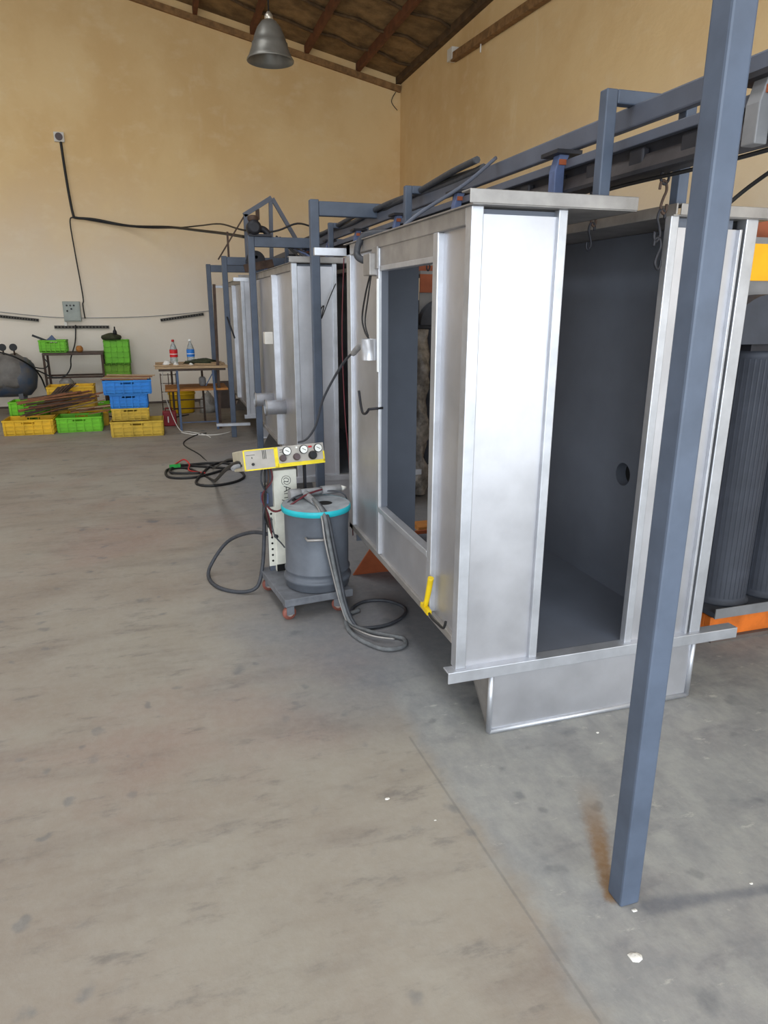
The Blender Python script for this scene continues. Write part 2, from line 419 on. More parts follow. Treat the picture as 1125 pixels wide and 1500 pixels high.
def booth(label, y0, y1, kind, X1=X1, xr=2.14):
    rt_ = thing('spray_booth', label, 'spray booth', ((X0+X1)/2, (y0+y1)/2, 0), 'powder spray booths in a line under the conveyor')
    def p(name, mb, m, bev=0, par=None): return mb.build(name, m, par or rt_, bev=bev)
    # front face
    p('frame_post', B(X0, X0+.04, y0, y0+.045, .30, 1.836), 'galv_frame', .003)
    p('frame_post', B(SL-.032, SL, y0, y0+.03, .30, 1.836), 'galv_frame', .003)
    p('frame_post', B(SR, SR+.032, y0, y0+.03, .30, 1.836), 'galv_frame', .003)
    p('frame_post', B(X1-.05, X1, y0, y0+.045, .30, 1.836), 'galv_frame', .003)
    p('front_panel', B(X0+.04, SL-.032, y0+.014, y0+.018, .30, 1.815), 'galv')
    p('front_panel', B(SR+.032, X1-.066, y0+.014, y0+.018, .30, 1.80), 'galv')
    p('panel_edge', MB().box(X1-.075, X1-.064, y0-.002, y0+.018, .30, 1.80), 'galv_frame', .002)
    fl = B(X0-.035, xr, y0-.02, y0-.014, .258, .30); fl.box(X0-.035, xr, y0-.02, y0+.03, .296, .302)
    p('bottom_flange', fl, 'galv_frame', .002)
    tc = B(.888, 1.46, y0-.035, y0-.03, 1.838, 1.876); tc.box(.888, 1.46, y0-.035, y0+.03, 1.872, 1.877)
    p('top_channel', tc, 'galv_dull', .002)
    th = B(SR+.02, xr+.11, y0-.02, y0-.015, 1.834, 1.868); th.box(SR+.02, xr+.11, y0-.02, y0+.03, 1.864, 1.869)
    p('top_channel', th, 'galv_dull', .002)
    # roof sheets with the conveyor slot between them
    p('roof_sheet', B(X0-.01, 1.46, y0-.03, y1+.02, 1.836, 1.84), 'galv_dull')
    p('roof_sheet', B(SR, X1+.05, y0-.01, y1+.02, 1.832, 1.836), 'galv_dull')
    p('slot_flange', B(SR, SR+.006, y0-.02, y1+.02, 1.836, 1.868), 'galv_dull')
    p('slot_flange', B(1.454, 1.46, y0, y1+.02, 1.836, 1.868), 'galv_dull')
    # left side
    p('top_rail', B(X0, X0+.03, y0+.045, y1, 1.785, 1.836), 'galv_dull', .003)
    p('bottom_rail', B(X0, X0+.03, y0+.045, y1, .382, .412), 'galv_dull', .003)
    p('corner_post', B(X0, X0+.035, y1-.07, y1, .382, 1.836), 'galv_frame', .003)
    if kind == 'door':
        dn, df = y0+.305, y0+.94
        p('door_post', B(X0-.004, X0+.035, dn-.045, dn, .412, 1.785), 'galv_frame', .004)
        p('door_post', B(X0-.004, X0+.035, df, df+.035, .412, 1.785), 'galv_frame', .004)
        p('side_panel', B(X0+.018, X0+.022, y0+.045, dn-.045, .412, 1.785), 'galv')
        p('side_panel', B(X0+.018, X0+.022, df+.035, y1-.07, .412, 1.785), 'galv')
        p('sill_panel', B(X0+.012, X0+.016, dn, df, .412, .625), 'galv')
        p('sill_rail', B(X0-.004, X0+.035, dn, df, .622, .648), 'galv_frame', .003)
        p('header_panel', B(X0+.004, X0+.010, dn, df, 1.71, 1.785), 'galv_dull')
        p('header_rail', B(X0, X0+.04, dn, df, 1.692, 1.712), 'galv_frame', .002)
        p('hinge_plate', B(X0-.012, X0-.004, df-.005, df+.075, 1.70, 1.79), 'galv_dull', .002)
        p('edge_strip', B(X0-.012, X0-.003, df-.012, df+.004, 1.27, 1.66), 'light_tube', .002)
        li = B(X0+.036, X0+.04, y0+.03, dn-.02, .39, 1.83); li.box(X0+.036, X0+.04, df, y1-.02, .39, 1.83)
        li.box(X0+.036, X0+.04, dn-.02, df, .39, .63); li.box(X0+.036, X0+.04, dn-.02, df, 1.71, 1.83)
        p('inner_lining', li, 'liner')
        p('door_jamb', B(X0+.01, X0+.04, dn-.004, dn+.001, .648, 1.70), 'liner'); p('door_jamb', B(X0+.01, X0+.04, df-.001, df+.004, .648, 1.70), 'liner')
    else:
        mid_ = y0+.75
        p('stud', B(X0-.03, X0+.03, mid_, mid_+.05, .412, 1.785), 'galv_frame', .004)
        p('side_panel', B(X0+.018, X0+.022, y0+.045, mid_, .412, 1.785), 'galv')
        p('side_panel', B(X0+.018, X0+.022, mid_+.05, y1-.07, .412, 1.785), 'galv')
        p('inner_lining', B(X0+.036, X0+.04, y0+.03, y1-.02, .39, 1.83), 'liner')
    # right side, far end, floor, all painted inside
    hy, hz = y0+.475, .845
    WR = X1-.085
    rw = hole_plate(WR, .004, y0+.03, y1-.02, .30, 1.83, hy, hz, .05)
    p('inner_lining', rw, 'liner')
    dp_ = p('drain_pipe', MB().lathe([(.05, 0), (.05, .05)], (WR+.002, hy, hz), 24, 'x', caps=False), 'liner')
    p('pipe_end', MB().lathe([(.05, .048), (.05, .05)], (WR+.002, hy, hz), 24, 'x'), 'hole_black', 0, dp_)
    p('side_panel', B(X1-.03, X1-.026, y0+.045, y1, .30, 1.836), 'galv')
    p('floor_sill', MB().prism([(X0+.012, y0+.045, .382), (X0+.10, y0+.045, .30), (X0+.10, y0+.045, .304), (X0+.016, y0+.045, .388)], (0, y1-y0-.06, 0)), 'liner')
    p('floor_pan', B(X0+.09, WR+.004, y0+.02, y1-.01, .285, .30), 'liner')
    p('end_panel', B(X0+.035, 1.285, y1-.02, y1-.012, .30, 1.83), 'liner')
    p('end_panel', B(SR, X1-.03, y1-.02, y1-.012, .30, 1.83), 'liner')
    p('front_lining', B(X0+.04, SL-.032, y0+.024, y0+.028, .30, 1.83), 'liner')
    p('front_lining', B(SR+.032, WR, y0+.024, y0+.028, .30, 1.83), 'liner')
    eb = B(.75, SL+.05, y1, y1+.03, 1.785, 1.822); p('end_channel', eb, 'galv_frame', .002)
    # hopper skirt under the front with welded edge rods
    hx0, hx1 = 1.06, X1-.013
    p('hopper_front', B(hx0, hx1, y0+.012, y0+.018, .01, .262), 'galv')
    p('hopper_cheek', MB().prism([(hx0, y0+.012, .005), (hx0, y0+.30, .283), (hx0, y0+.012, .30)], (.006, 0, 0)), 'galv_dull')
    p('hopper_cheek', MB().prism([(hx1-.006, y0+.012, .005), (hx1-.006, y0+.30, .283), (hx1-.006, y0+.012, .30)], (.006, 0, 0)), 'galv_dull')
    p('hopper_back', MB().prism([(hx0, y0+.02, .005), (hx0, y0+.30, .276), (hx0, y0+.295, .283), (hx0, y0+.015, .011)], (hx1-hx0, 0, 0)), 'galv_dull')
    for a, b_ in (((hx0, y0+.012, .01), (hx1, y0+.012, .01)), ((hx0, y0+.012, .01), (hx0, y0+.012, .258)), ((hx1, y0+.012, .01), (hx1, y0+.012, .258))):
        p('edge_rod', MB().tube([a, b_], .011, 8), 'galv_frame')
    # rusty orange skirt under the far end
    p('rear_skirt', MB().prism([(.985, y1+.22, 0), (1.9, y1+.22, 0), (1.85, y1+.05, .30), (1.10, y1+.05, .30)], (0, .012, 0)), 'orange_rust' if kind == 'door' else 'galv_dull')
    for (lx, ly) in ((1.40, y1-.25), (1.70, y1-.25)):
        p('leg', B(lx, lx+.04, ly, ly+.04, 0, .29), 'galv_dull')
    return rt_
b1 = booth('galvanised steel spray booth with a tall side door opening beside the powder cart', 2.05, 3.55, 'door')
b2 = booth('spray booth with two short round pipe stubs on its brownish side', 5.10, 7.55, 'plain', 1.83, 1.90)
b3 = booth('spray booth at the end of the line beside the littered work table', 8.38, 10.7, 'plain', 1.83, 1.90)
# fittings of the first booth
MB().box(X0-.035, X0+.018, 3.02, 3.12, 1.675, 1.765).build('cable_cover', 'galv_dull', b1, bev=.004)
sk = MB().lathe([(.036, -.045), (.036, .045), (.031, .045), (.031, -.045)], (X0-.038, 3.02, 1.365), 20, 'z', caps=False).build('gun_holder', 'galv_frame', b1)
B(X0-.02, X0+.018, 3.005, 3.035, 1.345, 1.385).build('bracket', 'galv_dull', sk)
MB().tube([(X0-.045, 3.05, 1.385), (X0-.048, 3.13, 1.375), (X0-.052, 3.24, 1.335)], .014, 8).build('plug', 'gun_grey', sk)
hk = MB(); hk.tube([(X0+.018, 2.99, 1.11), (X0-.045, 3.00, 1.105)], .006, 8)
hk.tube([(X0-.045, 3.00, 1.105), (X0-.05, 3.04, 1.08), (X0-.05, 3.10, 1.085), (X0-.05, 3.15, 1.17)], .006, 8)
hk.build('gun_hook', 'dark_steel', b1)
# fittings of the second booth
for yy, zz in ((6.35, .735), (5.68, .755)):
    st = MB().lathe([(.058, 0), (.058, .17), (.052, .17), (.052, .0)], (X0-.15, yy, zz), 24, 'x', caps=False).build('pipe_stub', 'galv_frame', b2)
    MB().lathe([(.064, -.004), (.064, .01)], (X0-.145, yy, zz), 24, 'x', caps=False).build('rim', 'galv_dull', st)
B(X0-.06, X0+.018, 6.15, 6.25, 1.23, 1.33).build('switch_box', 'paper_white', b2, bev=.006)
MB().tube([(1.09, 5.085, 1.50), (1.13, 5.07, 1.55), (1.11, 5.07, 1.46), (1.18, 5.07, 1.62), (1.22, 5.07, 1.70)], .004, 6).build('loose_wire', 'black_cable', b2)

# ================================================================== conveyor
cv = thing('overhead_conveyor', 'long overhead conveyor rail running above the spray booths', 'conveyor', (1.5, 2, 1.9))
CX = 1.50; CY0, CY1 = -.8, 10.4
def cpart(name, mb, m, bev=0): return mb.build(name, m, cv, bev=bev)
cpart('top_beam', B(CX-.035, CX-.005, CY0, CY1, 2.088, 2.153), 'beam_paint', .006)
cpart('upper_flange', B(CX-.05, CX-.025, CY0, CY1, 2.028, 2.058), 'beam_paint', .003)
cpart('web', B(CX-.012, CX-.002, CY0, CY1, 1.955, 2.035), 'dark_steel')
cpart('lower_flange', B(CX-.05, CX+.03, CY0, CY1, 1.944, 1.956), 'dark_steel')
cpart('guide_rail', MB().prism([(CX-.05, CY0, 1.956), (CX-.044, CY0, 1.956), (CX-.02, CY0, 2.0), (CX-.028, CY0, 2.0)], (0, CY1-CY0, 0)), 'track_grime')
yb = 1.52
while yb < 10:
    br = MB().prism([(CX-.088, yb, 1.93), (CX-.05, yb, 1.93), (CX-.05, yb, 2.03), (CX-.03, yb, 2.085), (CX-.07, yb, 2.085), (CX-.088, yb, 2.02)], (0, .045, 0))
    b_ = cpart('hanger_bracket', br, 'bracket_blue' if yb > 1.6 else 'duct_grey', .003)
    B(CX-.10, CX+.0, yb-.03, yb+.09, 2.074, 2.087).build('clamp_plate', 'dark_steel', b_)
    B(CX-.075, CX-.05, yb-.008, yb, 2.04, 2.058).build('clamp_bolt', 'orange_rust', b_)
    yb += .935
# trolley links riding in the track
yl = 1.3
while yl < 4.2:
    cpart('trolley', B(CX-.04, CX-.013, yl, yl+.07, 1.965, 2.02), 'dark_steel', .006); yl += .24
# portals that carry the rail on the booths
def portal(y, zb, label):
    t = thing('rail_portal', label, 'frame', (1.4, y, zb), 'painted portals that carry the conveyor rail')
    B(1.363, 1.403, y-.02, y+.02, zb, 2.19).build('upright', 'post_paint', t, bev=.004)
    B(1.403, 1.66, y-.02, y+.02, 2.150, 2.19).build('crossbar', 'post_paint', t, bev=.004)
    B(1.66, 1.70, y-.02, y+.02, zb-.01, 2.19).build('upright', 'post_paint', t, bev=.004)
portal(2.11, 1.876, 'grey blue rail portal standing on the open-doored spray booth')
portal(4.0, 0, 'grey blue rail portal in the gap after the open-doored booth')
portal(5.9, 1.842, 'grey blue rail portal standing on the booth with pipe stubs')
portal(8.0, 0, 'grey blue rail portal in the gap before the last booth')
tag(B(1.425, 1.452, 2.10, 2.15, 1.842, 1.885).build('orange_block', 'orange_paint', loc=(1.44, 2.12, 1.842)), 'small orange block on the booth roof at the foot of a portal', 'block')
# gantries (post - crossbar - post)
def gantry(x, y, zt, xr, label, bar_z=None, right=True):
    t = thing('gantry_frame', label, 'frame', (x, y, 0), 'blue grey gantries along the conveyor')
    B(x-.03, x+.03, y-.03, y+.03, 0, zt).build('post', 'post_paint', t, bev=.006)
    bz = zt-.01
    B(x+.03, xr, y-.03, y+.03, bz-.09, bz).build('crossbar', 'post_paint', t, bev=.005)
    if right: B(xr, xr+.06, y-.03, y+.03, 0, zt).build('post', 'post_paint', t, bev=.006)
    return t
gantry(1.083, 1.262, 2.36, 2.5, 'blue grey gantry with its square post standing alone before the booths')
gantry(1.037, 4.90, 2.22, 2.02, 'blue grey gantry between the open-doored booth and the next booth')
gantry(.87, 6.95, 2.17, 2.05, 'blue grey gantry beside the booth with pipe stubs')
gantry(.765, 8.62, 2.09, 2.05, 'blue grey gantry between the last booth and the stub-piped booth')
gantry(.69, 10.2, 2.08, 2.05, 'blue grey gantry behind the littered work table')
# hooks hanging from the conveyor through the roof slot
def hook(x, y, zt, n, label, rot=0):
    t = thing('conveyor_hook', label, 'hook', (x, y, zt), 'dark wire hooks hung from the conveyor')
    z = zt
    ring = [(.016*math.cos(a), 0, z-.02-zt+.02*math.sin(a)) for a in [i*math.pi/5 for i in range(10)]]
    MB().tube(ring, .0045, 6, cyc=True, sub=3).build('ring', 'dark_steel', t, local=True); z -= .036
    for i in range(n):
        s = 1 if i % 2 == 0 else -1
        pts = [(-.016*s, 0, z-.02), (-.012*s, 0, z+.002), (.004*s, 0, z+.004), (.012*s, 0, z-.02), (.002*s, 0, z-.045), (-.004*s, 0, z-.07), (.008*s, 0, z-.088), (.018*s, 0, z-.078), (.018*s, 0, z-.06)]
        MB().tube([(a, b, c-zt) for a, b, c in pts], .0045, 6, sub=4).build('s_hook', 'dark_steel' if i else 'rust_steel', t, local=True); z -= .082
    t.rotation_euler = (0, 0, rot); return t
hook(1.52, 1.98, 1.952, 3, 'long double wire hook hanging before the booth slot at its roof edge', .1)
hook(1.52, 1.80, 1.952, 2, 'wire hook hanging close beside the lone square post', -.5)
hook(1.52, 2.36, 1.952, 2, 'wire hook hanging just inside the booth roof slot', .2)
hook(1.52, 4.00, 1.952, 2, 'wire hook seen through the side door of the booth', .3)
hook(1.50, 2.75, 1.952, 2, 'wire hook hanging deep inside the booth by its slot post', .9)
hook(1.50, 8.15, 1.952, 3, 'wire hook cluster hanging before the last booth', .4)

# cables lying on the rail
def cable(name, pts, r, m, label, cat='cable', group=None, n=8, sub=6):
    return tag(MB().tube(pts, r, n, sub=sub).build(name, m, loc=pts[0]), label, cat, group)
def wav(y, k): return 2.163+.012*math.sin(y*3.1+k)
for i, (dx, m, rr) in enumerate(((-.028, 'dark_hose', .017), (0, 'black_cable', .016), (-.05, 'dark_hose', .016))):
    ys = [3.2+.25*j for j in range(20)]
    pts = [(CX-.02+dx*.6+.012*math.sin(y*2.2+i*2), y, wav(y, i*2)+(.012 if i == 2 else 0)) for y in ys]
    cable('power_cable', pts, rr, m, 'dark cable bundled along the top of the conveyor rail', group='cables along the conveyor rail')
cable('webbing_strap', [(1.46, 3.05, 2.17), (1.30, 3.02, 2.05), (1.10, 3.02, 1.93), (1.0, 3.02, 1.85)], .008, 'beam_paint', 'flat grey strap slanting from the rail down to the booth roof', 'strap')
cable('looped_cable', [(1.30, 3.05, 1.853), (1.10, 3.10, 1.858), (.96, 3.20, 1.86), (.905, 3.25, 1.84), (.885, 3.26, 1.78), (.895, 3.22, 1.75), (.93, 3.19, 1.745)], .016, 'dark_hose', 'thick grey cable looped over the booth roof edge')
cable('thin_flex', [(.89, 3.06, 1.68), (.88, 3.10, 1.60), (.875, 3.14, 1.50), (.878, 3.11, 1.44), (.882, 3.06, 1.41)], .004, 'black_cable', 'thin black flex between the cable cover and the gun holder')
cable('thin_flex', [(.893, 3.055, 1.68), (.885, 3.08, 1.58), (.88, 3.11, 1.48), (.88, 3.06, 1.42)], .0035, 'black_cable', 'second thin flex between the cable cover and the gun holder')
cable('gun_cable', [(.856, 3.25, 1.335), (.83, 3.36, 1.27), (.77, 3.50, 1.10), (.74, 3.57, .95), (.70, 3.62, .87), (.66, 3.66, .845)], .006, 'dark_hose', 'grey lead sagging from the gun holder to the yellow control unit')
cable('red_wire', [(.915, 3.62, 1.78), (.90, 3.62, 1.4), (.91, 3.62, 1.0), (.93, 3.63, .75), (.95, 3.63, .3)], .003, 'red_cable', 'dark red wire hanging down behind the booth corner')
cable('slack_wire', [(1.62, 1.60, 1.93), (1.60, 1.72, 1.87), (1.56, 1.8, 1.80), (1.555, 1.86, 1.78)], .006, 'black_cable', 'black wire curving down beside the hook at the lone post')
cable('rail_flex', [(1.47, 1.2, 1.93), (1.49, 1.7, 1.925), (1.49, 2.2, 1.93), (1.46, 2.5, 1.905), (1.45, 2.8, 1.925), (1.46, 3.3, 1.92)], .006, 'black_cable', 'black flex strung under the conveyor track')

# ================================================================== powder cart
cart = thing('powder_cart', 'grey wheeled cart with pale column and yellow fronted control unit', 'cart', (.49, 3.24, 0), rz=math.radians(7))
def kp(name, mb, m, par=None, bev=0): return mb.build(name, m, par or cart, local=True, bev=bev)
kp('platform', B(0, .37, 0, .50, .082, .122), 'cart_grey', bev=.004)
for (cx_, cy_, a) in ((.03, .035, .5), (.30, .035, -.2), (.035, .45, .2), (.31, .45, .4)):
    c_ = kp('caster', MB().lathe([(.012, -.012), (.034, -.011), (.036, -.006), (.036, .006), (.034, .011), (.012, .012)], (0, 0, .036), 20, 'x'), 'caster_red')
    c_.location = (cx_, cy_, 0); c_.rotation_euler = (0, 0, a+1.2)
    kp('hub', MB().lathe([(.017, -.0155), (.017, .0155)], (0, 0, .036), 14, 'x'), 'caster_hub', c_)
    fk = B(-.02, -.016, -.02, .02, .03, .08); fk.box(.016, .02, -.02, .02, .03, .08); fk.box(-.02, .02, -.025, .025, .074, .08)
    kp('fork', fk, 'cart_grey', c_)
# column: pale folded sheet with a perforated edge strip and a dark post behind
colm = kp('column', B(.075, .205, .40, .445, .122, .70), 'column_white', bev=.004)
kp('column_foot', B(.075, .14, .397, .40, .125, .165), 'hole_black', colm)
kp('post', B(.045, .075, .43, .46, .122, .74), 'beam_paint')
kp('post', B(.255, .27, .43, .445, .122, .75), 'dark_steel')
stp = kp('perforated_strip', B(.035, .075, .405, .41, .16, .50), 'column_white')
for i in range(9): kp('hole', MB().lathe([(.0062, 0), (.0062, .002)], (.055, .4035, .19+i*.034), 10, 'y'), 'hole_black', stp)
# lettering down the column
cu = bpy.data.curves.new('lettering', 'FONT'); cu.body = '@Ariy'; cu.size = .058; cu.offset = -.0009; cu.extrude = .0006
to = bpy.data.objects.new('t', cu); col.objects.link(to); bpy.context.view_layer.update()
me = bpy.data.meshes.new_from_object(to.evaluated_get(bpy.context.evaluated_depsgraph_get())); bpy.data.objects.remove(to)
me.materials.clear(); me.materials.append(MATS['black_plastic'])
lt = bpy.data.objects.new('lettering', me); col.objects.link(lt); lt.parent = colm
lt.matrix_local = Matrix(((0, 1, 0, .130), (0, 0, -1, .3992), (-1, 0, 0, .672), (0, 0, 0, 1)))
# control unit on top
TILT = math.radians(-1.2)
unit = kp('control_unit', B(-.10, .335, .30, .56, .737, .845), 'box_beige', bev=.006)
unit.matrix_local = Matrix.Translation((0, .30, .735)) @ Matrix.Rotation(math.radians(-13), 4, 'X') @ Matrix.Rotation(TILT, 4, 'Y') @ Matrix.Translation((0, -.30, -.735))
def up_(name, mb, m, par=None, bev=0): return mb.build(name, m, par or unit, local=True, bev=bev)
FY = .30
fr = B(-.10, .335, FY-.006, FY, .737, .845); up_('fascia', fr, 'panel_grey', bev=.002)
yf = B(-.10, -.093, FY-.009, FY-.005, .738, .844); yf.box(-.10, .075, FY-.009, FY-.005, .737, .743); yf.box(-.10, .075, FY-.009, FY-.005, .838, .844)
yf.box(.062, .082, FY-.009, FY-.005, .738, .844); yf.box(.075, .335, FY-.009, FY-.005, .737, .757); yf.box(.327, .335, FY-.009, FY-.005, .745, .80)
up_('yellow_border', yf, 'yellow_paint')
for gx in (.13, .222, .302):
    g = up_('gauge', MB().lathe([(.023, FY-.016), (.023, FY-.006)], (gx, 0, .818), 24, 'y'), 'black_plastic')
    up_('dial', MB().lathe([(.0195, FY-.018), (.0195, FY-.0155)], (gx, 0, .818), 24, 'y'), 'dial_white', g)
    up_('needle', MB().bar((gx-.009, FY-.0185, .824), (gx+.010, FY-.0185, .813), .002, .0025), 'black_plastic', g)
for gx, r_ in ((.105, .018), (.18, .019), (.268, .023)):
    up_('knob', MB().lathe([(r_, FY-.006), (r_, FY-.018), (r_*.8, FY-.03), (r_*.75, FY-.03)], (gx, 0, .783), 16, 'y'), 'knob_brown' if r_ < .02 else 'black_plastic')
up_('power_switch', MB().lathe([(.007, FY-.006), (.007, FY-.02)], (-.055, 0, .768), 12, 'y'), 'black_plastic')
sl = MB()
for sx_ in (-.008, .0, .008): sl.box(.008+sx_, .011+sx_, FY-.0075, FY-.0055, .79, .835)
sl.box(-.085, -.04, FY-.0075, FY-.0055, .815, .817); sl.box(-.058, -.054, FY-.0075, FY-.0055, .797, .806)
sl.box(.092, .108, FY-.0075, FY-.0055, .826, .829); sl.box(.092, .108, FY-.0075, FY-.0055, .815, .817)
up_('print_marks', sl, 'black_plastic')
up_('warning_tag', B(.25, .27, FY-.0075, FY-.0055, .824, .834), 'red_plastic')
up_('pilot_lamp', MB().lathe([(.005, FY-.006), (.005, FY-.012)], (.185, 0, .832), 10, 'y'), 'dial_white')
sd = B(-.104, -.099, .34, .42, .762, .775); up_('side_socket', sd, 'black_plastic')
up_('cable_lug', MB().tube([(-.10, .38, .768), (-.135, .36, .765), (-.15, .35, .755)], .012, 8), 'gun_grey')
# valve and wiring cluster at the back of the column
vb = kp('valve_block', B(.01, .045, .40, .45, .52, .58), 'bracket_blue', bev=.004)
kp('connector', B(.02, .035, .385, .40, .615, .64), 'paper_white', vb)
for i in range(4):
    kp('air_line', MB().tube([(.02+i*.012, .40, .74), (.0+i*.02, .37, .66), (.03-i*.008, .39, .57), (.01+i*.01, .40, .45), (.04+i*.006, .41, .40-.03*i)], .005, 6), ('dark_hose', 'black_cable', 'rust_steel', 'red_cable')[i], vb)
cable('red_air_line', [(.47, 3.60, .52), (.50, 3.52, .51), (.56, 3.45, .555), (.62, 3.46, .585), (.68, 3.50, .60), (.80, 3.58, .60), (.87, 3.58, .585)], .005, 'red_cable', 'reddish air line running from the cart column over the drum lid')
cable('dark_air_line', [(.48, 3.62, .50), (.52, 3.50, .52), (.60, 3.50, .585), (.75, 3.56, .592), (.88, 3.52, .57), (.885, 3.50, .40)], .004, 'dark_hose', 'dark air line running over the drum lid beside the spray gun')
cable('column_flex', [(.49, 3.62, .45), (.50, 3.60, .36), (.535, 3.58, .31), (.545, 3.54, .30)], .004, 'dark_hose', 'thin dark flex drooping beside the drum')
# powder drum on the cart
DX, DY = .70, 3.43
drum = thing('powder_drum', 'grey metal powder drum with turquoise rimmed lid on the cart', 'drum', (DX, DY, .122))
MB().lathe([(.0, 0), (.155, 0), (.168, .010), (.170, .04), (.178, .046), (.180, .056), (.176, .064), (.168, .070), (.168, .092), (.173, .097), (.173, .105), (.166, .112), (.166, .41), (.17, .418)], n=48).build('body', 'drum_grey', drum, local=True)
lid = MB().lathe([(.174, .412), (.180, .414), (.180, .437), (.176, .443)], n=48, caps=False).build('lid_rim', 'turquoise', drum, local=True)
hx, hy = .045, .0
lt_ = MB(); n = 40; vs = []
for zz in (.441,):
    for k in range(n):
        a = 2*math.pi*k/n; vs.append((hx+.042*math.cos(a), hy+.042*math.sin(a), zz))
    for k in range(n):
        a = 2*math.pi*k/n; vs.append((.177*math.cos(a), .177*math.sin(a), zz+.001))
    for k in range(n):
        a = 2*math.pi*k/n; vs.append((hx+.042*math.cos(a), hy+.042*math.sin(a), zz-.002))
lt_.add(vs, [(k, (k+1) % n, n+(k+1) % n, n+k) for k in range(n)]+[(k, 2*n+k, 2*n+(k+1) % n, (k+1) % n) for k in range(n)])
lidt = lt_.build('lid', 'lid_top', drum, local=True)
MB().lathe([(.0415, .438), (.0415, .4395)], (hx, hy, 0), 24).build('filler_hole', 'hole_black', lidt, local=True)
hd = MB().tube([(-.085, -.135, .305), (-.085, -.185, .305), (.05, -.185, .298), (.05, -.150, .298)], .007, 8, smooth_path=False)
hd.build('handle', 'galv_dull', drum, local=True)
# spray gun lying on the lid
gun = thing('spray_gun', 'dusty grey powder spray gun lying across the drum lid', 'spray gun', (.70, 3.48, .565))
MB().tube([(.58, 3.47, .592), (.60, 3.473, .592), (.64, 3.48, .592)], .028, 14, smooth_path=False).build('rear_cap', 'gun_grey', gun)
MB().tube([(.64, 3.48, .592), (.70, 3.492, .594), (.76, 3.505, .594)], [.024, .018], 12, sub=2).build('body', 'gun_grey', gun)
MB().tube([(.76, 3.505, .594), (.80, 3.513, .593), (.87, 3.525, .592)], .0235, 14, smooth_path=False).build('barrel', 'gun_grey', gun)
MB().tube([(.87, 3.525, .592), (.905, 3.533, .592)], [.018, .006], 12).build('nozzle', 'paper_white', gun)
MB().tube([(.665, 3.485, .59), (.675, 3.42, .583), (.69, 3.34, .578)], [.022, .016], 12, sub=3).build('grip', 'gun_grey', gun)
MB().tube([(.60, 3.44, .575), (.60, 3.445, .56)], .01, 8).build('trigger', 'black_plastic', gun)
gun.location.y += .065
# hoses from the gun down to the floor
def hz(label, pts, r, m='grey_hose'): return cable('powder_hose', pts, r, m, label, 'hose', 'hoses trailing from the spray gun')
hz('pale grey hose from the gun grip down the drum front to a floor loop',
   [(.685, 3.42, .588), (.69, 3.34, .585), (.705, 3.25, .545), (.72, 3.225, .42), (.745, 3.20, .25), (.77, 3.16, .10), (.80, 3.10, .016), (.86, 3.0, .012), (.95, 2.92, .012), (1.0, 2.87, .012), (.97, 2.80, .012), (.88, 2.80, .012), (.80, 2.92, .012), (.77, 3.06, .012), (.80, 3.20, .012), (.88, 3.25, .014)], .011)
hz('second grey hose beside it from the gun grip to the wide floor loop',
   [(.69, 3.42, .585), (.70, 3.335, .582), (.722, 3.25, .54), (.74, 3.222, .42), (.765, 3.195, .25), (.785, 3.15, .10), (.815, 3.08, .014), (.87, 3.04, .01), (.98, 3.05, .01), (1.08, 3.12, .01), (1.12, 3.22, .01), (1.06, 3.33, .01), (.95, 3.36, .01), (.86, 3.30, .01), (.82, 3.20, .01)], .009, 'dark_hose')
hz('thin pale air line from the gun grip tracing the drum front',
   [(.68, 3.42, .585), (.683, 3.335, .582), (.69, 3.248, .54), (.70, 3.222, .42), (.73, 3.20, .25), (.76, 3.17, .10), (.785, 3.12, .012), (.80, 3.02, .022), (.86, 2.92, .024), (.95, 2.86, .024)], .005, 'galv_dull')
cable('air_hose', [(.52, 3.64, .33), (.50, 3.68, .33), (.40, 3.85, .30), (.28, 4.02, .20), (.18, 4.05, .06), (.155, 3.95, .013), (.20, 3.78, .012), (.31, 3.68, .012), (.40, 3.66, .04), (.44, 3.70, .14), (.46, 3.72, .30), (.47, 3.72, .5)], .011, 'dark_hose', 'dark grey air hose arching off the cart onto the floor', 'hose')
# coiled black leads on the floor behind the cart
cable('coiled_lead', [(.345, 3.60, .755), (.33, 3.75, .73), (.33, 4.6, .50), (.33, 5.6, .20), (.34, 6.4, .014), (.15, 6.95, .012), (-.04, 6.95, .012), (-.03, 6.62, .012), (.2, 6.55, .012), (.45, 6.75, .012), (.60, 6.9, .012), (.50, 7.1, .012), (.25, 7.12, .014), (.02, 7.0, .02), (.0, 6.75, .022), (.25, 6.68, .02)], .012, 'black_cable', 'black lead from the control unit coiled on the bare floor')
cable('coiled_lead', [(.62, 7.2, .012), (.40, 7.05, .012), (.25, 6.6, .012), (.20, 6.3, .012), (.32, 6.18, .012), (.52, 6.25, .012), (.64, 6.45, .012), (.60, 6.75, .012), (.35, 6.95, .014), (.05, 7.15, .014)], .012, 'black_cable', 'second black lead looped on the bare floor behind the cart')
cable('long_lead', [(.345, 3.62, .765), (.33, 4.2, .66), (.33, 5.5, .33), (.38, 6.9, .02), (.30, 7.6, .008), (.15, 8.3, .008), (.30, 8.8, .008), (.45, 8.95, .008)], .006, 'black_cable', 'thin black lead running over the floor towards the work table')
cable('red_lead', [(.02, 7.05, .03), (.12, 7.15, .06), (.17, 7.05, .03), (.16, 6.85, .012), (.30, 6.7, .012)], .007, 'red_plastic', 'short red lead ends on the coiled floor cable')
tag(MB().bar((-.02, 6.98, .035), (.08, 7.0, .035), .03, .03).build('cable_plug', 'green_plastic', loc=(0, 6.98, .02)), 'small green plug on the coiled floor cable', 'plug')
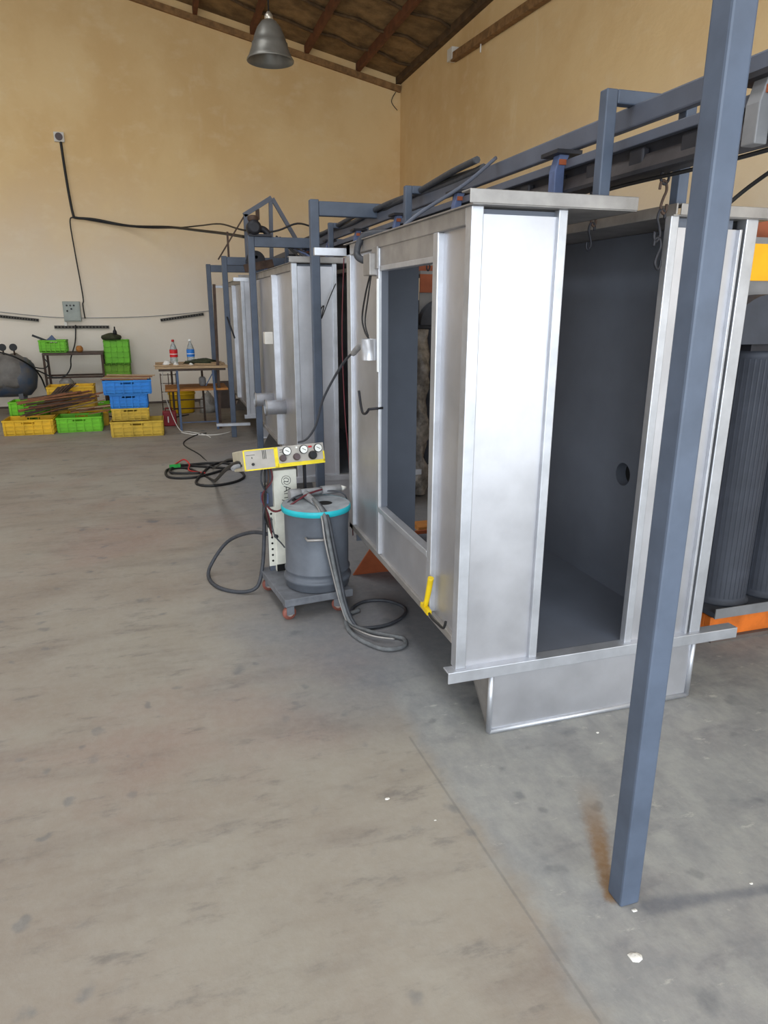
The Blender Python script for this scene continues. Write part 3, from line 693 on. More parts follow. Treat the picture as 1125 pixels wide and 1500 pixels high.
# yellow tool in the booth's bottom corner
yt = thing('yellow_tool', 'yellow handled tool propped in the corner of the booth side', 'tool', (.90, 2.30, .412))
MB().tube([(.90, 2.285, .565), (.897, 2.30, .50), (.893, 2.31, .455), (.893, 2.325, .43)], [.012, .009], 10).build('handle', 'yellow_tool', yt)
MB().bar((.893, 2.35, .432), (.893, 2.275, .425), .018, .018).build('head', 'yellow_tool', yt)
MB().tube([(.893, 2.28, .425), (.89, 2.24, .42), (.895, 2.20, .418), (.90, 2.15, .42), (.905, 2.14, .45)], .005, 6).build('flex', 'black_cable', yt)

# ================================================================== filter banks right of the booths
def bank(x0, y0, label, nx, ny, yellow, ov=.16):
    t = thing('filter_bank', label, 'filter unit', (x0, y0, 0), 'filter banks behind the booths')
    wx = .06+nx*.28; wy = .06+ny*.28
    B(x0, x0+wx, y0+.02, y0+.06, .02, .125).build('base_beam', 'orange_paint' if yellow else 'board_brown', t, bev=.004)
    B(x0, x0+.04, y0+.06, y0+wy, .02, .125).build('base_beam', 'orange_paint' if yellow else 'board_brown', t, bev=.004)
    B(x0+wx-.04, x0+wx, y0+.06, y0+wy, .02, .125).build('base_beam', 'orange_paint' if yellow else 'board_brown', t, bev=.004)
    B(x0, x0+wx, y0, y0+wy, 0, .02).build('skid', 'board_brown', t)
    B(x0-.02, x0+wx+.02, y0-.02, y0+wy, .14, .165).build('tray', 'filter_dark', t, bev=.004)
    B(x0-.02, x0+wx+.02, y0-.025, y0-.02, .14, .19).build('tray_lip', 'duct_grey', t)
    B(x0+.02, x0+wx-.02, y0+.03, y0+wy-.05, .125, .14).build('spacer', 'dark_steel', t)
    for i in range(nx):
        for j in range(ny):
            cx_, cy_ = x0+.15+.28*i, y0+.15+.28*j
            f = MB().lathe([(.135, .165), (.135, .175), (.122, .185), (.12, .20), (.12, 1.33), (.126, 1.335), (.126, 1.37)], (cx_, cy_, 0), 36).build('filter_cartridge', 'filter_dark', t)
            rg = MB()
            for q in range(36):
                a = 2*math.pi*q/36; rg.bar((cx_+.119*math.cos(a), cy_+.119*math.sin(a), .2), (cx_+.119*math.cos(a), cy_+.119*math.sin(a), 1.33), .006, .005, (math.cos(a), math.sin(a), 0))
            rg.build('pleats', 'filter_dark', f, kind='stuff')
    B(x0-.02, x0+wx, y0, y0+wy, 1.37, 1.40).build('header_plate', 'dark_steel', t)
    # half round duct with a lighter back plate
    half = [(x0+.18-ov+.2*math.cos(a), y0-.03, 1.40+.2*math.sin(a)) for a in [math.pi*i/20 for i in range(21)]]
    MB().prism(half, (0, wy, 0)).build('half_round_duct', 'filter_dark', t)
    B(x0-ov, x0+wx, y0+.06, y0+.07, 1.40, 1.66).build('duct_plate', 'duct_grey', t)
    hp = B(x0-ov, x0+wx, y0+.05, y0+.06, 1.655, 1.80).build('cover_panel', 'yellow_panel' if yellow else 'header_brown', t)
    for q in range(3): MB().lathe([(.008, 0), (.008, .004)], (x0+.16+q*.2, y0+.045, 1.69+.08*(q % 2)), 10, 'y').build('bolt', 'black_plastic', hp)
    B(x0-ov, x0+wx, y0+.05, y0+wy, 1.80, 1.825).build('cap_beam', 'duct_grey', t)
    B(x0-ov, x0+wx, y0+.2, y0+.24, 1.825, 1.93).build('top_beam', 'header_brown', t)
    return t
fa = bank(2.40, 2.42, 'dark filter bank with a yellow panel and orange base beside the doored booth', 3, 3, True)
fb = bank(2.05, 5.60, 'dark filter bank seen through the side door of the booth', 3, 3, False, -.02)
wr = MB()
vs = []; NZ, NA = 26, 20
for i in range(NZ+1):
    z = .02+1.35*i/NZ
    for k in range(NA):
        a = 2*math.pi*k/NA; r_ = .075+.012*math.sin(3*a+i*.9)+.012*random.uniform(-1, 1)+.015*math.sin(i*.7)
        vs.append((1.98+r_*math.cos(a), 5.40+r_*math.sin(a), z))
wr.add(vs, [(i*NA+k, i*NA+(k+1) % NA, (i+1)*NA+(k+1) % NA, (i+1)*NA+k) for i in range(NZ) for k in range(NA)]+[tuple(range(NZ*NA, NZ*NA+NA))], True)
tag(wr.build('wrapped_roll', 'plastic_wrap', loc=(1.98, 5.40, 0)), 'upright roll in crinkled grey plastic seen through the booth', 'roll')
MB().tube([(2.03, 5.57, .21), (2.95, 5.57, .21)], .010, 8).build('front_rail', 'galv_frame', fb)
tag(B(1.65, 2.5, 4.45, 4.6, 0, .03).build('floor_plank', 'wood_orange', loc=(2.1, 4.5, 0)), 'brown plank on the floor behind the doored booth', 'plank')

# ================================================================== far end: drive frame, pole, board
df = thing('stay_gable', 'gabled steel frame with sloping stays on the gantry before the last booth', 'frame', (1.1, 8.62, 2.08))
def dp(a, b_, w_=.035, m='beam_paint', name='strut'): MB().bar((a[0], 8.62, a[1]), (b_[0], 8.62, b_[1]), w_, w_).build(name, m, df)
dp((.70, 2.05), (1.035, 2.546), .016, 'rust_steel', 'stay')
dp((1.015, 2.53), (1.335, 2.725), .05)
dp((1.035, 2.54), (1.035, 2.08), .05)
dp((1.325, 2.71), (1.31, 2.08), .042)
dp((1.345, 2.72), (1.66, 2.2), .042)
dp((1.66, 2.22), (1.66, 2.08), .042)
dp((1.17, 2.60), (1.17, 2.49), .04, 'rust_steel', 'lug')
dp((.82, 2.35), (.82, 2.08), .022, 'rust_steel', 'chain_post')
mo = thing('drive_motor', 'dark grimy drive motor sitting on the gantry crossbar', 'motor', (.93, 6.95, 2.16))
MB().lathe([(.04, -.02), (.065, 0), (.065, .13), (.045, .15), (.045, .17)], (.90, 6.88, 2.235), 20, 'y').build('body', 'dark_steel', mo)
MB().lathe([(.04, .0), (.052, .02), (.05, .05), (.022, .06)], (.90, 6.95, 2.285), 16).build('gear_head', 'rust_steel', mo)
B(.85, 1.06, 6.89, 7.01, 2.16, 2.18).build('mount', 'dark_steel', mo)
MB().tube([(.96, 6.95, 2.23), (1.0, 6.95, 2.22), (1.04, 6.95, 2.18)], .03, 10).build('gearbox', 'dark_steel', mo)
ck = thing('chain_drive', 'dark grimy sprocket and chain guard hung under the gantry crossbar', 'drive', (1.02, 7.75, 1.9))
MB().lathe([(.10, 0), (.10, .02)], (1.02, 7.8, 2.0), 24, 'y').build('sprocket', 'dark_steel', ck)
MB().bar((.90, 7.82, 1.92), (1.2, 7.82, 1.98), .06, .08).build('chain_guard', 'rust_steel', ck)
B(1.0, 1.04, 7.80, 8.62, 2.02, 2.05).build('support_arm', 'beam_paint', ck)
for i in range(7):
    x_ = 1.15+.05*i
    cable('drive_cable', [(x_, 7.2+.1*i, 2.19), (x_+.05, 7.0, 2.10-.02*i), (x_+.12, 6.8, 2.0), (x_+.2, 6.6, 1.90)], .01, ('black_cable', 'dark_hose', 'bracket_blue')[i % 3], 'cable tangled around the conveyor drive gantry', group='tangled cables at the drive')
tag(MB().bar((.655, 9.3, 0), (.685, 9.3, 1.80), .035, .035).build('rusty_pole', 'rust_steel', loc=(.655, 9.3, 0)), 'thin rust brown pole standing between two gantry posts', 'pole')
tag(MB().bar((.755, 8.55, 1.42), (.825, 8.5, 1.18), .014, .014).build('hanging_rod', 'dark_steel', loc=(.78, 8.5, 1.2)), 'short dark rod hanging by the last gantry posts', 'rod')
tag(B(.72, 1.05, 11.2, 11.23, 0, .42).build('leaning_board', 'board_brown', loc=(.9, 11.2, 0), bev=.003), 'dark brown board standing on the floor behind the gantry posts', 'board')
tag(MB().bar((.54, 8.33, .205), (.93, 8.33, .20), .05, .03).build('steel_channel', 'galv_frame', loc=(.7, 8.33, .2)), 'pale steel channel sticking out from the last booth foot', 'channel')

# ================================================================== left far corner: racks, tables, crates
def crate(name, w_, d_, h_, m, t_=.012):
    e = bpy.data.objects.new(name, None); col.objects.link(e); ORIG[e.name] = Vector((0, 0, 0))
    bd = MB(); x_, y_ = w_/2, d_/2
    bd.box(-x_, x_, -y_, y_, 0, t_)
    for s in (-1, 1):
        yc = s*(y_-t_/2)
        hw, z0, z1 = .075, h_*.72, h_*.86
        bd.box(-x_, -hw, yc-t_/2, yc+t_/2, 0, h_); bd.box(hw, x_, yc-t_/2, yc+t_/2, 0, h_)
        bd.box(-hw, hw, yc-t_/2, yc+t_/2, 0, z0); bd.box(-hw, hw, yc-t_/2, yc+t_/2, z1, h_)
        bd.box(s*x_-t_ if s > 0 else -x_, x_ if s > 0 else -x_+t_, -y_+t_, y_-t_, 0, h_)
    bd.build('body', m, e, local=True)
    rm = MB(); q = .01
    for s in (-1, 1):
        rm.box(-x_-q, x_+q, s*y_-q, s*y_+q, h_-.02, h_); rm.box(s*x_-q, s*x_+q, -y_, y_, h_-.02, h_)
    rm.build('rim', m, e, local=True, bev=.003)
    rb = MB()
    for s in (-1, 1):
        for i in range(6):
            xx = -x_+.02+(w_-.04)*i/5; rb.box(xx-.005, xx+.005, s*(y_+.008)-.008, s*(y_+.008)+.008 if s > 0 else s*y_+.0, .0, h_-.02)
        for zz in (h_*.33, h_*.62): rb.box(-x_, x_, s*y_-.011, s*y_+.011, zz-.006, zz+.006)
        for i in range(6):
            yy = -y_+.02+(d_-.04)*i/5; rb.box(s*x_-.007, s*x_+.007, yy-.005, yy+.005, 0, h_-.02)
        for zz in (h_*.33, h_*.62): rb.box(s*x_-.006, s*x_+.006, -y_, y_, zz-.005, zz+.005)
    for i in range(5):
        xx = -x_+.01+(w_-.02)*i/4; rb.box(xx-.006, xx+.006, -y_, y_, -.012, 0)
        yy = -y_+.01+(d_-.02)*i/4; rb.box(-x_, x_, yy-.006, yy+.006, -.012, 0)
    rb.build('ribs', m, e, local=True)
    for s in (-1, 1):
        B(-.078, .078, s*(y_+.006)-.005, s*(y_+.006)+.005, h_*.86, h_*.92).build('hand_grip', m, e, local=True)
    return e
proto = {}
def put(w_, d_, h_, m, x, y, z, rz, label, rx=0, ry=0):
    h_ -= .014; z += .013 if not rx else 0
    key = (w_, d_, h_, m)
    if key not in proto: proto[key] = o = crate('plastic_crate', w_, d_, h_, m)
    else: o = copy_tree(proto[key])
    o.location = (x, y, z); o.rotation_euler = (rx, ry, rz)
    return tag(o, label, 'crate', 'plastic crates by the far wall')
YE, YD, GR, GD, BL = 'crate_yellow', 'crate_yellow_dusty', 'crate_green', 'crate_green_dusty', 'crate_blue'
put(.56, .40, .19, YE, -1.645, 9.64, 0, -.02, 'yellow crate on the floor under the end of the wood strip heap')
put(.52, .38, .19, GR, -1.075, 9.70, 0, .02, 'bright green crate on the floor joined to a yellow crate, strips lying across')
put(.42, .32, .19, GR, -1.73, 10.20, .15, -.05, 'bright green crate at the back of the wood strip heap near the tank')
put(.42, .32, .15, GD, -1.73, 10.20, 0, -.03, 'dusty green crate under the bright green crate behind the wood heap')
put(.56, .38, .16, YD, -1.22, 10.52, .0, .03, 'lowest dusty yellow crate of the stack behind the wood heap')
put(.56, .38, .16, YD, -1.22, 10.52, .16, -.02, 'middle dusty yellow crate of the stack behind the wood heap')
put(.58, .40, .17, YE, -1.23, 10.52, .32, .03, 'topmost clean yellow crate of the stack behind the wood heap')
put(.50, .34, .17, YE, -1.02, 10.11, 0, .05, 'yellow crate half hidden behind the bright green floor crate')
put(.34, .26, .15, GR, -.98, 11.30, 0, .02, 'small green crate by the wall under the standing green crates')
put(.60, .40, .19, YD, -.36, 9.17, 0, -.02, 'dusty yellow crate at the bottom under the blue crates')
put(.42, .34, .15, YD, -.43, 9.22, .19, .01, 'smaller dusty yellow crate directly under a blue crate')
put(.42, .34, .17, BL, -.43, 9.22, .34, -.02, 'small blue crate in the middle of the mixed stack')
put(.54, .38, .17, BL, -.44, 9.20, .51, .04, 'wide blue crate on top of the stack, flat slats lying on it', ry=.0)
put(.36, .28, .18, GR, -1.53, 11.62, .872, .0, 'green crate with tools on top of the metal rack')
# green crates stood on edge against the wall
put(.36, .34, .19, GR, -.66, 11.64, .86, 0, 'upright bright green crate with its base facing out on a dusty one', rx=-math.pi/2)
put(.38, .36, .19, GD, -.68, 11.62, .485, 0, 'upright dusty green crate under the bright upright one', rx=-math.pi/2)
tag(B(-.84, -.48, 11.5, 11.9, .255, .285).build('low_shelf', 'table_metal', loc=(-.7, 11.7, .26)), 'low dark shelf carrying the upright green crates by the wall', 'shelf')
for xx in (-.82, -.52):
    for yy in (11.52, 11.86):
        B(xx, xx+.025, yy, yy+.025, 0, .26).build('leg', 'table_metal', bpy.data.objects['low_shelf'])
# metal rack by the wall
rk = thing('metal_rack', 'rusty metal rack table with cross rail against the far wall', 'rack', (-1.26, 11.6, 0))
B(-1.68, -.84, 11.42, 11.86, .835, .87).build('top', 'table_metal', rk, bev=.004)
for xx in (-1.68, -.88):
    for yy in (11.43, 11.82): B(xx, xx+.03, yy, yy+.03, 0, .835).build('leg', 'rust_steel', rk)
B(-1.65, -.88, 11.435, 11.455, .50, .525).build('cross_rail', 'rust_steel', rk)
B(-1.65, -.88, 11.82, 11.84, .50, .525).build('cross_rail', 'rust_steel', rk)
tag(MB().bar((-1.80, 11.58, 1.12), (-1.62, 11.6, 1.04), .02, .03).build('hand_tool', 'black_plastic', loc=(-1.7, 11.6, 1.06)), 'black tool handle sticking out of the green rack crate', 'tool')
tag(MB().prism([(-1.63, 11.6, 1.04), (-1.48, 11.6, 1.04), (-1.54, 11.6, 1.12)], (0, .05, 0)).build('scrap_piece', 'bracket_blue', loc=(-1.55, 11.6, 1.04)), 'blue grey triangular scrap in the green rack crate', 'scrap')
tag(MB().lathe([(.03, 0), (.05, .02), (.05, .06), (.03, .09)], (-1.18, 11.6, .871), 14).build('small_pot', 'wood_orange', loc=(-1.18, 11.6, .871)), 'small tan pot standing on the metal rack', 'pot')
tag(MB().lathe([(.02, 0), (.09, .01), (.10, .07), (.06, .12), (.02, .13)], (-1.40, 11.48, .38), 10).build('hanging_bag', 'bag_grey', loc=(-1.4, 11.48, .38)), 'crumpled pale bag hanging at the rack cross rail', 'bag')
tag(MB().lathe([(.13, 0), (.15, .03), (.14, .06), (.06, .09), (.02, .10)], (-.72, 11.70, 1.042), 12).build('dark_sack', 'olive', loc=(-.72, 11.7, 1.042)), 'dark crumpled sack on the upright green crate', 'sack')
tag(MB().lathe([(.03, 0), (.028, .06), (.012, .09), (.01, .13)], (-.66, 11.66, 1.105), 10).build('small_bottle', 'black_plastic', loc=(-.66, 11.66, 1.105)), 'small dark bottle on the sack above the green crates', 'bottle')
# slats
def slat(a, b_, w_, t_, m, label, group): return tag(MB().bar(a, b_, w_, t_).build('wood_slat', m, loc=a), label, 'slat', group)
for i in range(26):
    s_ = random.random()
    x0_ = -1.86+.3*random.random(); y0_ = 9.55+.35*random.random()
    ang = random.uniform(.15, .62); ln = random.uniform(.55, .95)
    z0_ = .20+.008*i
    a = (x0_, y0_, z0_); b_ = (x0_+ln*math.cos(ang), y0_+.35*ln*math.sin(ang), min(.47, z0_+ln*.23*random.uniform(.4, 1)))
    slat(a, b_, .035, .012, random.choice(('wood_strip', 'wood_strip', 'rust_steel', 'wood_strip')), 'reddish brown wooden strip in the heap across the crates', 'brown strips heaped on the crates')
for i in range(12):
    x0_ = -1.20+.25*random.random(); y0_ = 9.6+.3*random.random(); z0_ = .205+.007*i
    slat((x0_, y0_, z0_), (x0_+random.uniform(.3, .55), y0_+random.uniform(-.1, .25), z0_+random.uniform(.0, .07)), .03, .01, random.choice(('wood_strip', 'wood_pale')), 'brown wooden strip lying across the bright green floor crate', 'strips lying over the green crate')
for i in range(4):
    slat((-.73+.02*i, 9.10+.07*i, .690+.012*i), (-.20+.03*i, 9.05+.07*i, .686+.008*i), .06, .01, 'wood_pale' if i % 2 else 'wood_strip', 'flat pale slat laid on top of the wide blue crate', 'slats on the blue crate')
for i in range(5):
    slat((-1.5+.05*i, 10.0+.05*i, .33+.02*i), (-1.35+.05*i, 10.3, .49+.012*i), .05, .012, 'rust_steel', 'short brown strip propped on the heap before the yellow stack', 'short strips leaning on the stack')
# air tank in the corner
tk = thing('air_tank', 'blue horizontal air tank half covered by a grey dust sheet', 'tank', (-2.15, 11.35, 0))
MB().lathe([(.02, -.5), (.18, -.46), (.27, -.34), (.29, -.2), (.29, .2), (.27, .34), (.18, .42), (.02, .46)], (-2.22, 11.35, .55), 28, 'x').build('shell', 'tank_blue', tk)
sh_ = MB(); vs = []; NA, NX = 22, 14
for i in range(NX+1):
    for k in range(NA+1):
        a = math.radians(-30)+math.radians(200)*k/NA; r_ = .305+.012*math.sin(i*1.3+k*.9); xx = -2.62+.78*i/NX
        f = 1 if i < NX-3 else 1-.10*(i-(NX-3))
        vs.append((xx, 11.35+r_*math.cos(a)*f*-1, .55+r_*math.sin(a)*f+.02))
sh_.add(vs, [(i*(NA+1)+k, i*(NA+1)+k+1, (i+1)*(NA+1)+k+1, (i+1)*(NA+1)+k) for i in range(NX) for k in range(NA)], True)
so = sh_.build('dust_sheet', 'dust_sheet', tk); md = so.modifiers.new('thick', 'SOLIDIFY'); md.thickness = .006
for xx in (-2.45, -1.99):
    for yy in (11.2, 11.5): B(xx-.03, xx+.03, yy-.02, yy+.02, 0, .34).build('leg', 'tank_blue', tk)
for xx in (-2.15, -2.01):
    g = MB().lathe([(.05, 0), (.05, .03)], (xx, 11.22, .97), 18, 'y').build('pressure_gauge', 'black_plastic', tk)
    MB().tube([(xx, 11.25, .93), (xx, 11.28, .86)], .012, 8).build('stem', 'rust_steel', g)
cable('tank_hose', [(-2.3, 11.1, .95), (-2.0, 11.05, .86), (-1.80, 11.2, .70), (-1.72, 11.3, .55), (-1.69, 11.38, .40), (-1.62, 11.3, .2), (-1.57, 11.2, .06)], .012, 'black_cable', 'black hose dropping from the blue tank to the floor', 'hose')
cable('rack_hose', [(-1.80, 11.3, .66), (-1.70, 11.36, .60), (-1.55, 11.38, .52), (-1.40, 11.38, .54), (-1.31, 11.39, .66), (-1.29, 11.4, .80), (-1.26, 11.9, 1.0), (-1.24, 12.04, 1.25)], .010, 'black_cable', 'dark hose swagged across the metal rack up to the switch box', 'hose')
cable('rack_hose', [(-1.78, 11.3, .68), (-1.66, 11.34, .66), (-1.60, 11.35, .72), (-1.65, 11.37, .80)], .008, 'black_cable', 'short dark hose looped at the rack leg', 'hose')
# work table
wt = thing('work_table', 'littered wooden work table with thin blue legs and lower shelf', 'table', (.35, 9.7, 0))
def wp(name, mb, m, bev=0): return mb.build(name, m, wt, bev=bev)
for i in range(4): wp('top_board', B(-.10+.012*(i % 2), .79-.02*(i % 2), 9.22+.21*i, 9.42+.21*i, .785, .812), 'wood_pale', .003)
wp('top_frame', B(-.06, .76, 9.25, 9.28, .755, .785), 'table_metal'); wp('top_frame', B(-.06, .76, 10.0, 10.03, .755, .785), 'table_metal')
for i in range(3): wp('shelf_board', B(.0, .78, 9.28+.22*i, 9.47+.22*i, .50, .525), 'wood_orange', .003)
for (xx, yy, m, lean) in ((.16, 9.26, 'blue_leg', .0), (.60, 9.26, 'blue_leg', .02), (.10, 10.0, 'rust_steel', 0), (.50, 10.0, 'rust_steel', .0)):
    wp('leg', MB().bar((xx+lean, yy, 0), (xx, yy, .76), .028, .028), m)
wp('brace', MB().bar((.50, 9.27, .56), (.62, 9.27, .76), .012, .012), 'blue_leg')
wp('cross_rail', MB().bar((.16, 9.28, .10), (.62, 9.28, .10), .012, .012), 'blue_leg')
wp('cross_rail', MB().bar((.10, 10.0, .30), (.50, 10.0, .30), .014, .014), 'rust_steel')
wp('cross_rail', MB().bar((.10, 10.0, .18), (.50, 10.0, .18), .014, .014), 'rust_steel')
def bottle(x, y, z, lab, label):
    t = thing('soda_bottle', label, 'bottle', (x, y, z))
    MB().lathe([(.02, 0), (.046, .004), (.05, .03), (.048, .09), (.05, .13), (.048, .18), (.03, .235), (.015, .265), (.014, .285)], n=20).build('bottle_body', 'bottle_clear', t, local=True)
    lb = MB().lathe([(.0512, .085), (.0515, .10), (.0515, .165), (.0505, .18)], n=20, caps=False).build('paper_label', lab, t, local=True)
    MB().lathe([(.0522, .120), (.0522, .128)], n=20, caps=False).build('label_stripe', 'white_paint', lb, local=True)
    MB().lathe([(.018, .28), (.018, .305), (.012, .307)], n=14).build('cap', 'red_plastic' if lab == 'label_red' else 'white_paint', t, local=True)
bottle(.145, 9.72, .813, 'label_red', 'clear plastic bottle with a red label on the work table')
bottle(.36, 9.74, .813, 'label_blue', 'clear plastic bottle with a blue label on the work table')
def lump(name, c, r, h, m, label, cat, n=14, seed=1, sx=1.):
    rnd = random.Random(seed); vs = []; rows = 6
    for i in range(rows+1):
        ph = math.pi/2*i/rows
        for k in range(n):
            a = 2*math.pi*k/n; q = r*math.cos(ph)*(1+.28*rnd.uniform(-1, 1)) if i < rows else .001
            vs.append((c[0]+q*math.cos(a)*sx, c[1]+q*math.sin(a), c[2]+h*math.sin(ph)*(1+.15*rnd.uniform(-1, 1)) if i else c[2]))
    fs = [(i*n+k, i*n+(k+1) % n, (i+1)*n+(k+1) % n, (i+1)*n+k) for i in range(rows) for k in range(n)]+[tuple(reversed(range(n)))]
    return tag(MB().add(vs, fs, True).build(name, m, loc=c), label, cat)
lump('dark_rag', (.50, 9.70, .813), .15, .06, 'olive', 'dark crumpled rag heap on the work table behind the blue bottle', 'rag', seed=3, sx=1.4)
lump('crumpled_paper', (.05, 9.55, .813), .05, .05, 'paper_white', 'crumpled clear wrapper on the work table by the red bottle', 'wrapper', seed=5)
lump('crumpled_paper', (.155, 9.36, .813), .035, .04, 'paper_white', 'small crumpled wrapper at the work table edge', 'wrapper', seed=6)
lump('crumpled_paper', (.34, 9.36, .813), .03, .03, 'paper_white', 'white scrap at the table edge below the blue bottle', 'wrapper', seed=8)
for i, (a, b_) in enumerate((((-.11, 9.3, .822), (.35, 9.25, .822)), ((.40, 9.5, .822), (.72, 9.3, .826)), ((.55, 9.8, .822), (.70, 9.4, .835)), ((-.08, 9.85, .82), (.1, 9.5, .822)))):
    slat(a, b_, .04, .012, 'wood_pale', 'pale wooden offcut lying on the work table', 'offcuts on the work table')
yb_ = thing('yellow_bin', 'yellow plastic bin on the floor under the work table', 'bin', (.23, 10.95, 0))
MB().lathe([(.0, 0), (.165, 0), (.175, .02), (.195, .33), (.2, .34), (.2, .355), (.185, .355), (.165, .03), (.0, .03)], n=28, caps=False).build('tub', 'crate_yellow', yb_, local=True)
MB().lathe([(.196, .27), (.203, .275), (.203, .29), (.197, .295)], n=28, caps=False).build('band', 'crate_yellow', yb_, local=True)
rc = thing('red_canister', 'dark red canister on the floor left of the work table', 'canister', (.03, 9.72, 0))
B(-.06, .115, 9.66, 9.78, 0, .20).build('body', 'dark_red', rc, bev=.012)
MB().tube([(-.02, 9.72, .20), (-.02, 9.72, .235), (.06, 9.72, .235), (.06, 9.72, .20)], .008, 8, smooth_path=False).build('handle', 'dark_red', rc)
B(.0, .014, 9.652, 9.66, .05, .13).build('white_mark', 'white_paint', rc)
ws = thing('wire_stand', 'open wire rack stand left of the work table', 'rack', (.0, 10.5, 0))
for i in range(5): MB().tube([(-.05, 10.5, .12+.12*i), (.16, 10.5, .12+.12*i)], .005, 6).build('wire', 'rust_steel', ws)
for xx in (-.05, .055, .16): MB().tube([(xx, 10.5, 0), (xx, 10.5, .62)], .006, 6).build('upright', 'rust_steel', ws)
lump('grey_bag', (.60, 10.85, 0), .13, .30, 'bag_grey', 'grey crumpled sack on the floor under the work table end', 'sack', seed=11)
tag(MB().lathe([(.03, 0), (.045, .03), (.045, .10), (.03, .12)], (.48, 9.6, .526), 14).build('shelf_tin', 'gun_grey', loc=(.48, 9.6, .526)), 'small grey tin on the lower shelf of the work table', 'tin')
cable('table_cord', [(.02, 9.9, .80), (-.03, 9.7, .55), (.05, 9.5, .20), (.14, 9.25, .012), (.25, 9.1, .008), (.42, 8.85, .008), (.48, 8.62, .008)], .005, 'paper_white', 'pale cord hanging from the work table to the floor')
cable('floor_cord', [(-.9, 10.9, .008), (-.5, 10.4, .008), (-.05, 10.3, .008), (.3, 10.6, .008)], .008, 'black_cable', 'black cord lying on the floor behind the blue crate stack')
cable('floor_cord', [(.15, 9.1, .006), (.30, 8.9, .006), (.55, 8.8, .006), (.75, 8.95, .006)], .006, 'paper_white', 'pale cord lying on the floor before the table legs')

# ================================================================== far wall fittings
sc_ = thing('wall_socket', 'small pale socket box high on the ochre wall', 'socket', (-1.164, WY-.06, 3.80))
B(-1.235, -1.095, WY-.05, WY, 3.81, 3.94).build('box', 'paper_white', sc_, bev=.01)
MB().lathe([(.05, 0), (.05, .02)], (-1.165, WY-.07, 3.875), 18, 'y').build('outlet', 'knob_brown', sc_)
cable('wall_cable', [(-1.15, WY-.03, 3.82), (-1.14, WY-.03, 3.5), (-1.12, WY-.03, 3.1), (-1.095, WY-.03, 2.84), (-1.06, WY-.04, 2.795), (-.8, WY-.05, 2.78), (-.3, WY-.1, 2.70), (.25, WY-.6, 2.655), (.6, WY-1.6, 2.53), (.86, 9.6, 2.42), (1.02, 8.62, 2.30)], .018, 'black_cable', 'thick black cable from the wall socket sagging across to the drive frame')
cable('wall_cable', [(-1.08, WY-.04, 2.80), (-.3, WY-.12, 2.69), (.3, WY-.6, 2.645), (.66, WY-1.2, 2.63), (.85, 9.8, 2.55), (1.0, 8.5, 2.36), (1.3, 8.3, 2.34), (1.55, 8.2, 2.42), (1.7, 7.9, 2.34)], .010, 'black_cable', 'thinner black cable strung from the wall to the gabled drive frame')
cable('switch_cable', [(-1.095, WY-.03, 2.80), (-1.15, WY-.03, 2.74), (-1.13, WY-.03, 2.3), (-1.10, WY-.03, 1.85), (-1.09, WY-.03, 1.62), (-1.10, WY-.09, 1.55), (-1.09, WY-.09, 1.35)], .009, 'black_cable', 'thin black cable dropping down the wall to the switch box')
sb = thing('switch_box', 'grey wall switch box with round buttons above the metal rack', 'switch box', (-1.27, WY-.08, 1.30))
B(-1.39, -1.145, WY-.075, WY, 1.305, 1.60).build('case', 'panel_box', sb, bev=.006)
B(-1.375, -1.16, WY-.083, WY-.075, 1.32, 1.585).build('door', 'panel_box', sb, bev=.003)
for (xx, zz, m) in ((-1.33, 1.54, 'black_plastic'), (-1.28, 1.54, 'knob_brown'), (-1.23, 1.54, 'black_plastic'), (-1.33, 1.46, 'black_plastic'), (-1.27, 1.49, 'black_plastic')):
    MB().lathe([(.013, 0), (.013, .018)], (xx, WY-.10, zz), 12, 'y').build('button', m, sb)
B(-1.40, -1.36, WY-.05, WY, 1.24, 1.30).build('gland', 'paper_white', sb)
def strip(a, b_, label):
    t = thing('slotted_strip', label, 'strip', a, 'slotted steel strips on the far wall')
    MB().bar(a, b_, .035, .045).build('bar', 'slotted_steel', t)
    a = Vector(a); b_ = Vector(b_); n_ = 16; mb = MB()
    for i in range(n_):
        p_ = a+(b_-a)*((i+.5)/n_); mb.box(p_.x-.012, p_.x+.012, p_.y-.021, p_.y-.015, p_.z-.01, p_.z+.01)
    mb.build('slots', 'hole_black', t)
strip((-2.35, WY-.02, 1.39), (-1.756, WY-.02, 1.323), 'slotted steel strip sloping on the wall above the blue tank')
strip((-1.548, WY-.02, 1.221), (-.76, WY-.02, 1.217), 'level slotted steel strip below the switch box')
strip((.019, WY-.02, 1.318), (.695, WY-.02, 1.412), 'slotted steel strip sloping on the wall above the work table')
cable('wall_wire', [(-2.6, WY-.02, 1.47), (-2.27, WY-.02, 1.444), (-1.6, WY-.02, 1.37), (-1.0, WY-.02, 1.355), (-.3, WY-.02, 1.37), (.3, WY-.02, 1.41), (.83, WY-.02, 1.466)], .005, 'gun_grey', 'thin grey wire sagging along the far wall')
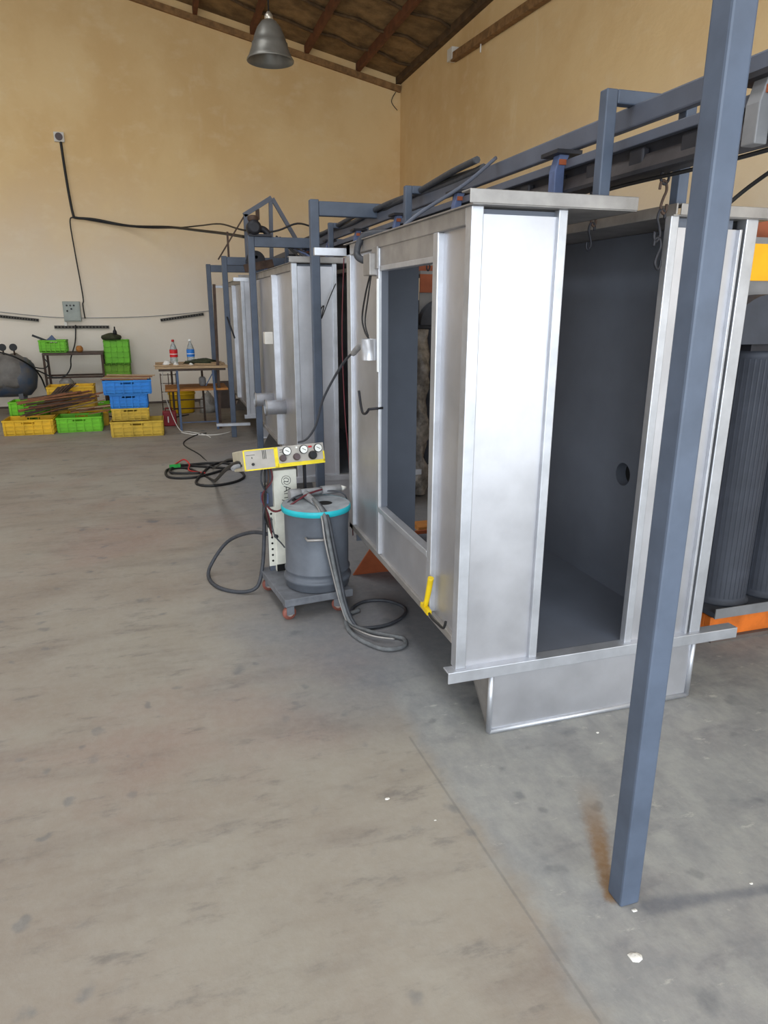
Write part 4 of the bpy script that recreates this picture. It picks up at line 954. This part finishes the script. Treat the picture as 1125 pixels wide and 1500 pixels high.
# tube fitting high on the right wall
fx = thing('wall_channel', 'brown boxed channel running high along the right wall', 'channel', (WX, 9.7, 4.6))
MB().bar((WX-.05, 9.76, 4.69), (WX-.05, 5.0, 4.42), .08, .10).build('channel', 'trim_wood', fx, bev=.005)
B(WX-.10, WX, 9.70, 9.86, 4.66, 4.80).build('end_bracket', 'paper_white', fx)
MB().tube([(WX-.05, 8.9, 4.60), (WX-.05, 8.9, 4.50)], .01, 6).build('clip', 'paper_white', fx)
cable('corner_wire', [(3.95, WY-.02, 4.86), (3.88, WY-.02, 4.72), (3.98, WY-.02, 4.60)], .006, 'black_cable', 'loose wire end dangling in the upper wall corner')
# pendant lamp
lp = thing('pendant_lamp', 'unlit bell shaped metal pendant lamp hanging from the roof', 'lamp', (1.285, 8.0, 3.92))
MB().lathe([(.055, .345), (.075, .335), (.12, .28), (.155, .20), (.168, .15), (.178, .145), (.182, .11), (.215, .03), (.236, .0), (.236, -.012), (.228, -.01), (.205, .03), (.172, .11), (.16, .16), (.11, .28), (.05, .335)], n=40, caps=False).build('shade', 'lamp_metal', lp, local=True)
MB().lathe([(.028, .34), (.045, .35), (.04, .39), (.018, .42)], n=20).build('socket_cap', 'lamp_inner', lp, local=True)
MB().lathe([(.02, .30), (.035, .26), (.055, .18), (.05, .13), (.02, .105)], n=20).build('bulb', 'lamp_inner', lp, local=True)
MB().tube([(0, 0, .41), (0, 0, roof_z(1.285)-3.92)], .008, 8).build('cord', 'black_cable', lp, local=True)
# chips on the floor
for i, (x_, y_, r_) in enumerate(((.999, 1.096, .013), (1.459, 1.947, .005), (.585, 1.829, .006), (1.455, 1.196, .004), (1.085, 1.215, .006), (.70, 1.69, .003))):
    lump('plaster_chip', (x_, y_, 0), r_, r_*.4, 'paper_white', ('pale plaster chip on the floor in front of the lone post', 'tiny white chip on the floor before the hopper skirt', 'tiny pale chip alone on the open concrete floor', 'tiny white chip on the painted shadow of the post', 'pale weld blob at the foot of the lone post', 'tiny pale crumb on the open concrete floor')[i], 'chip', 8, 20+i, 1.3)
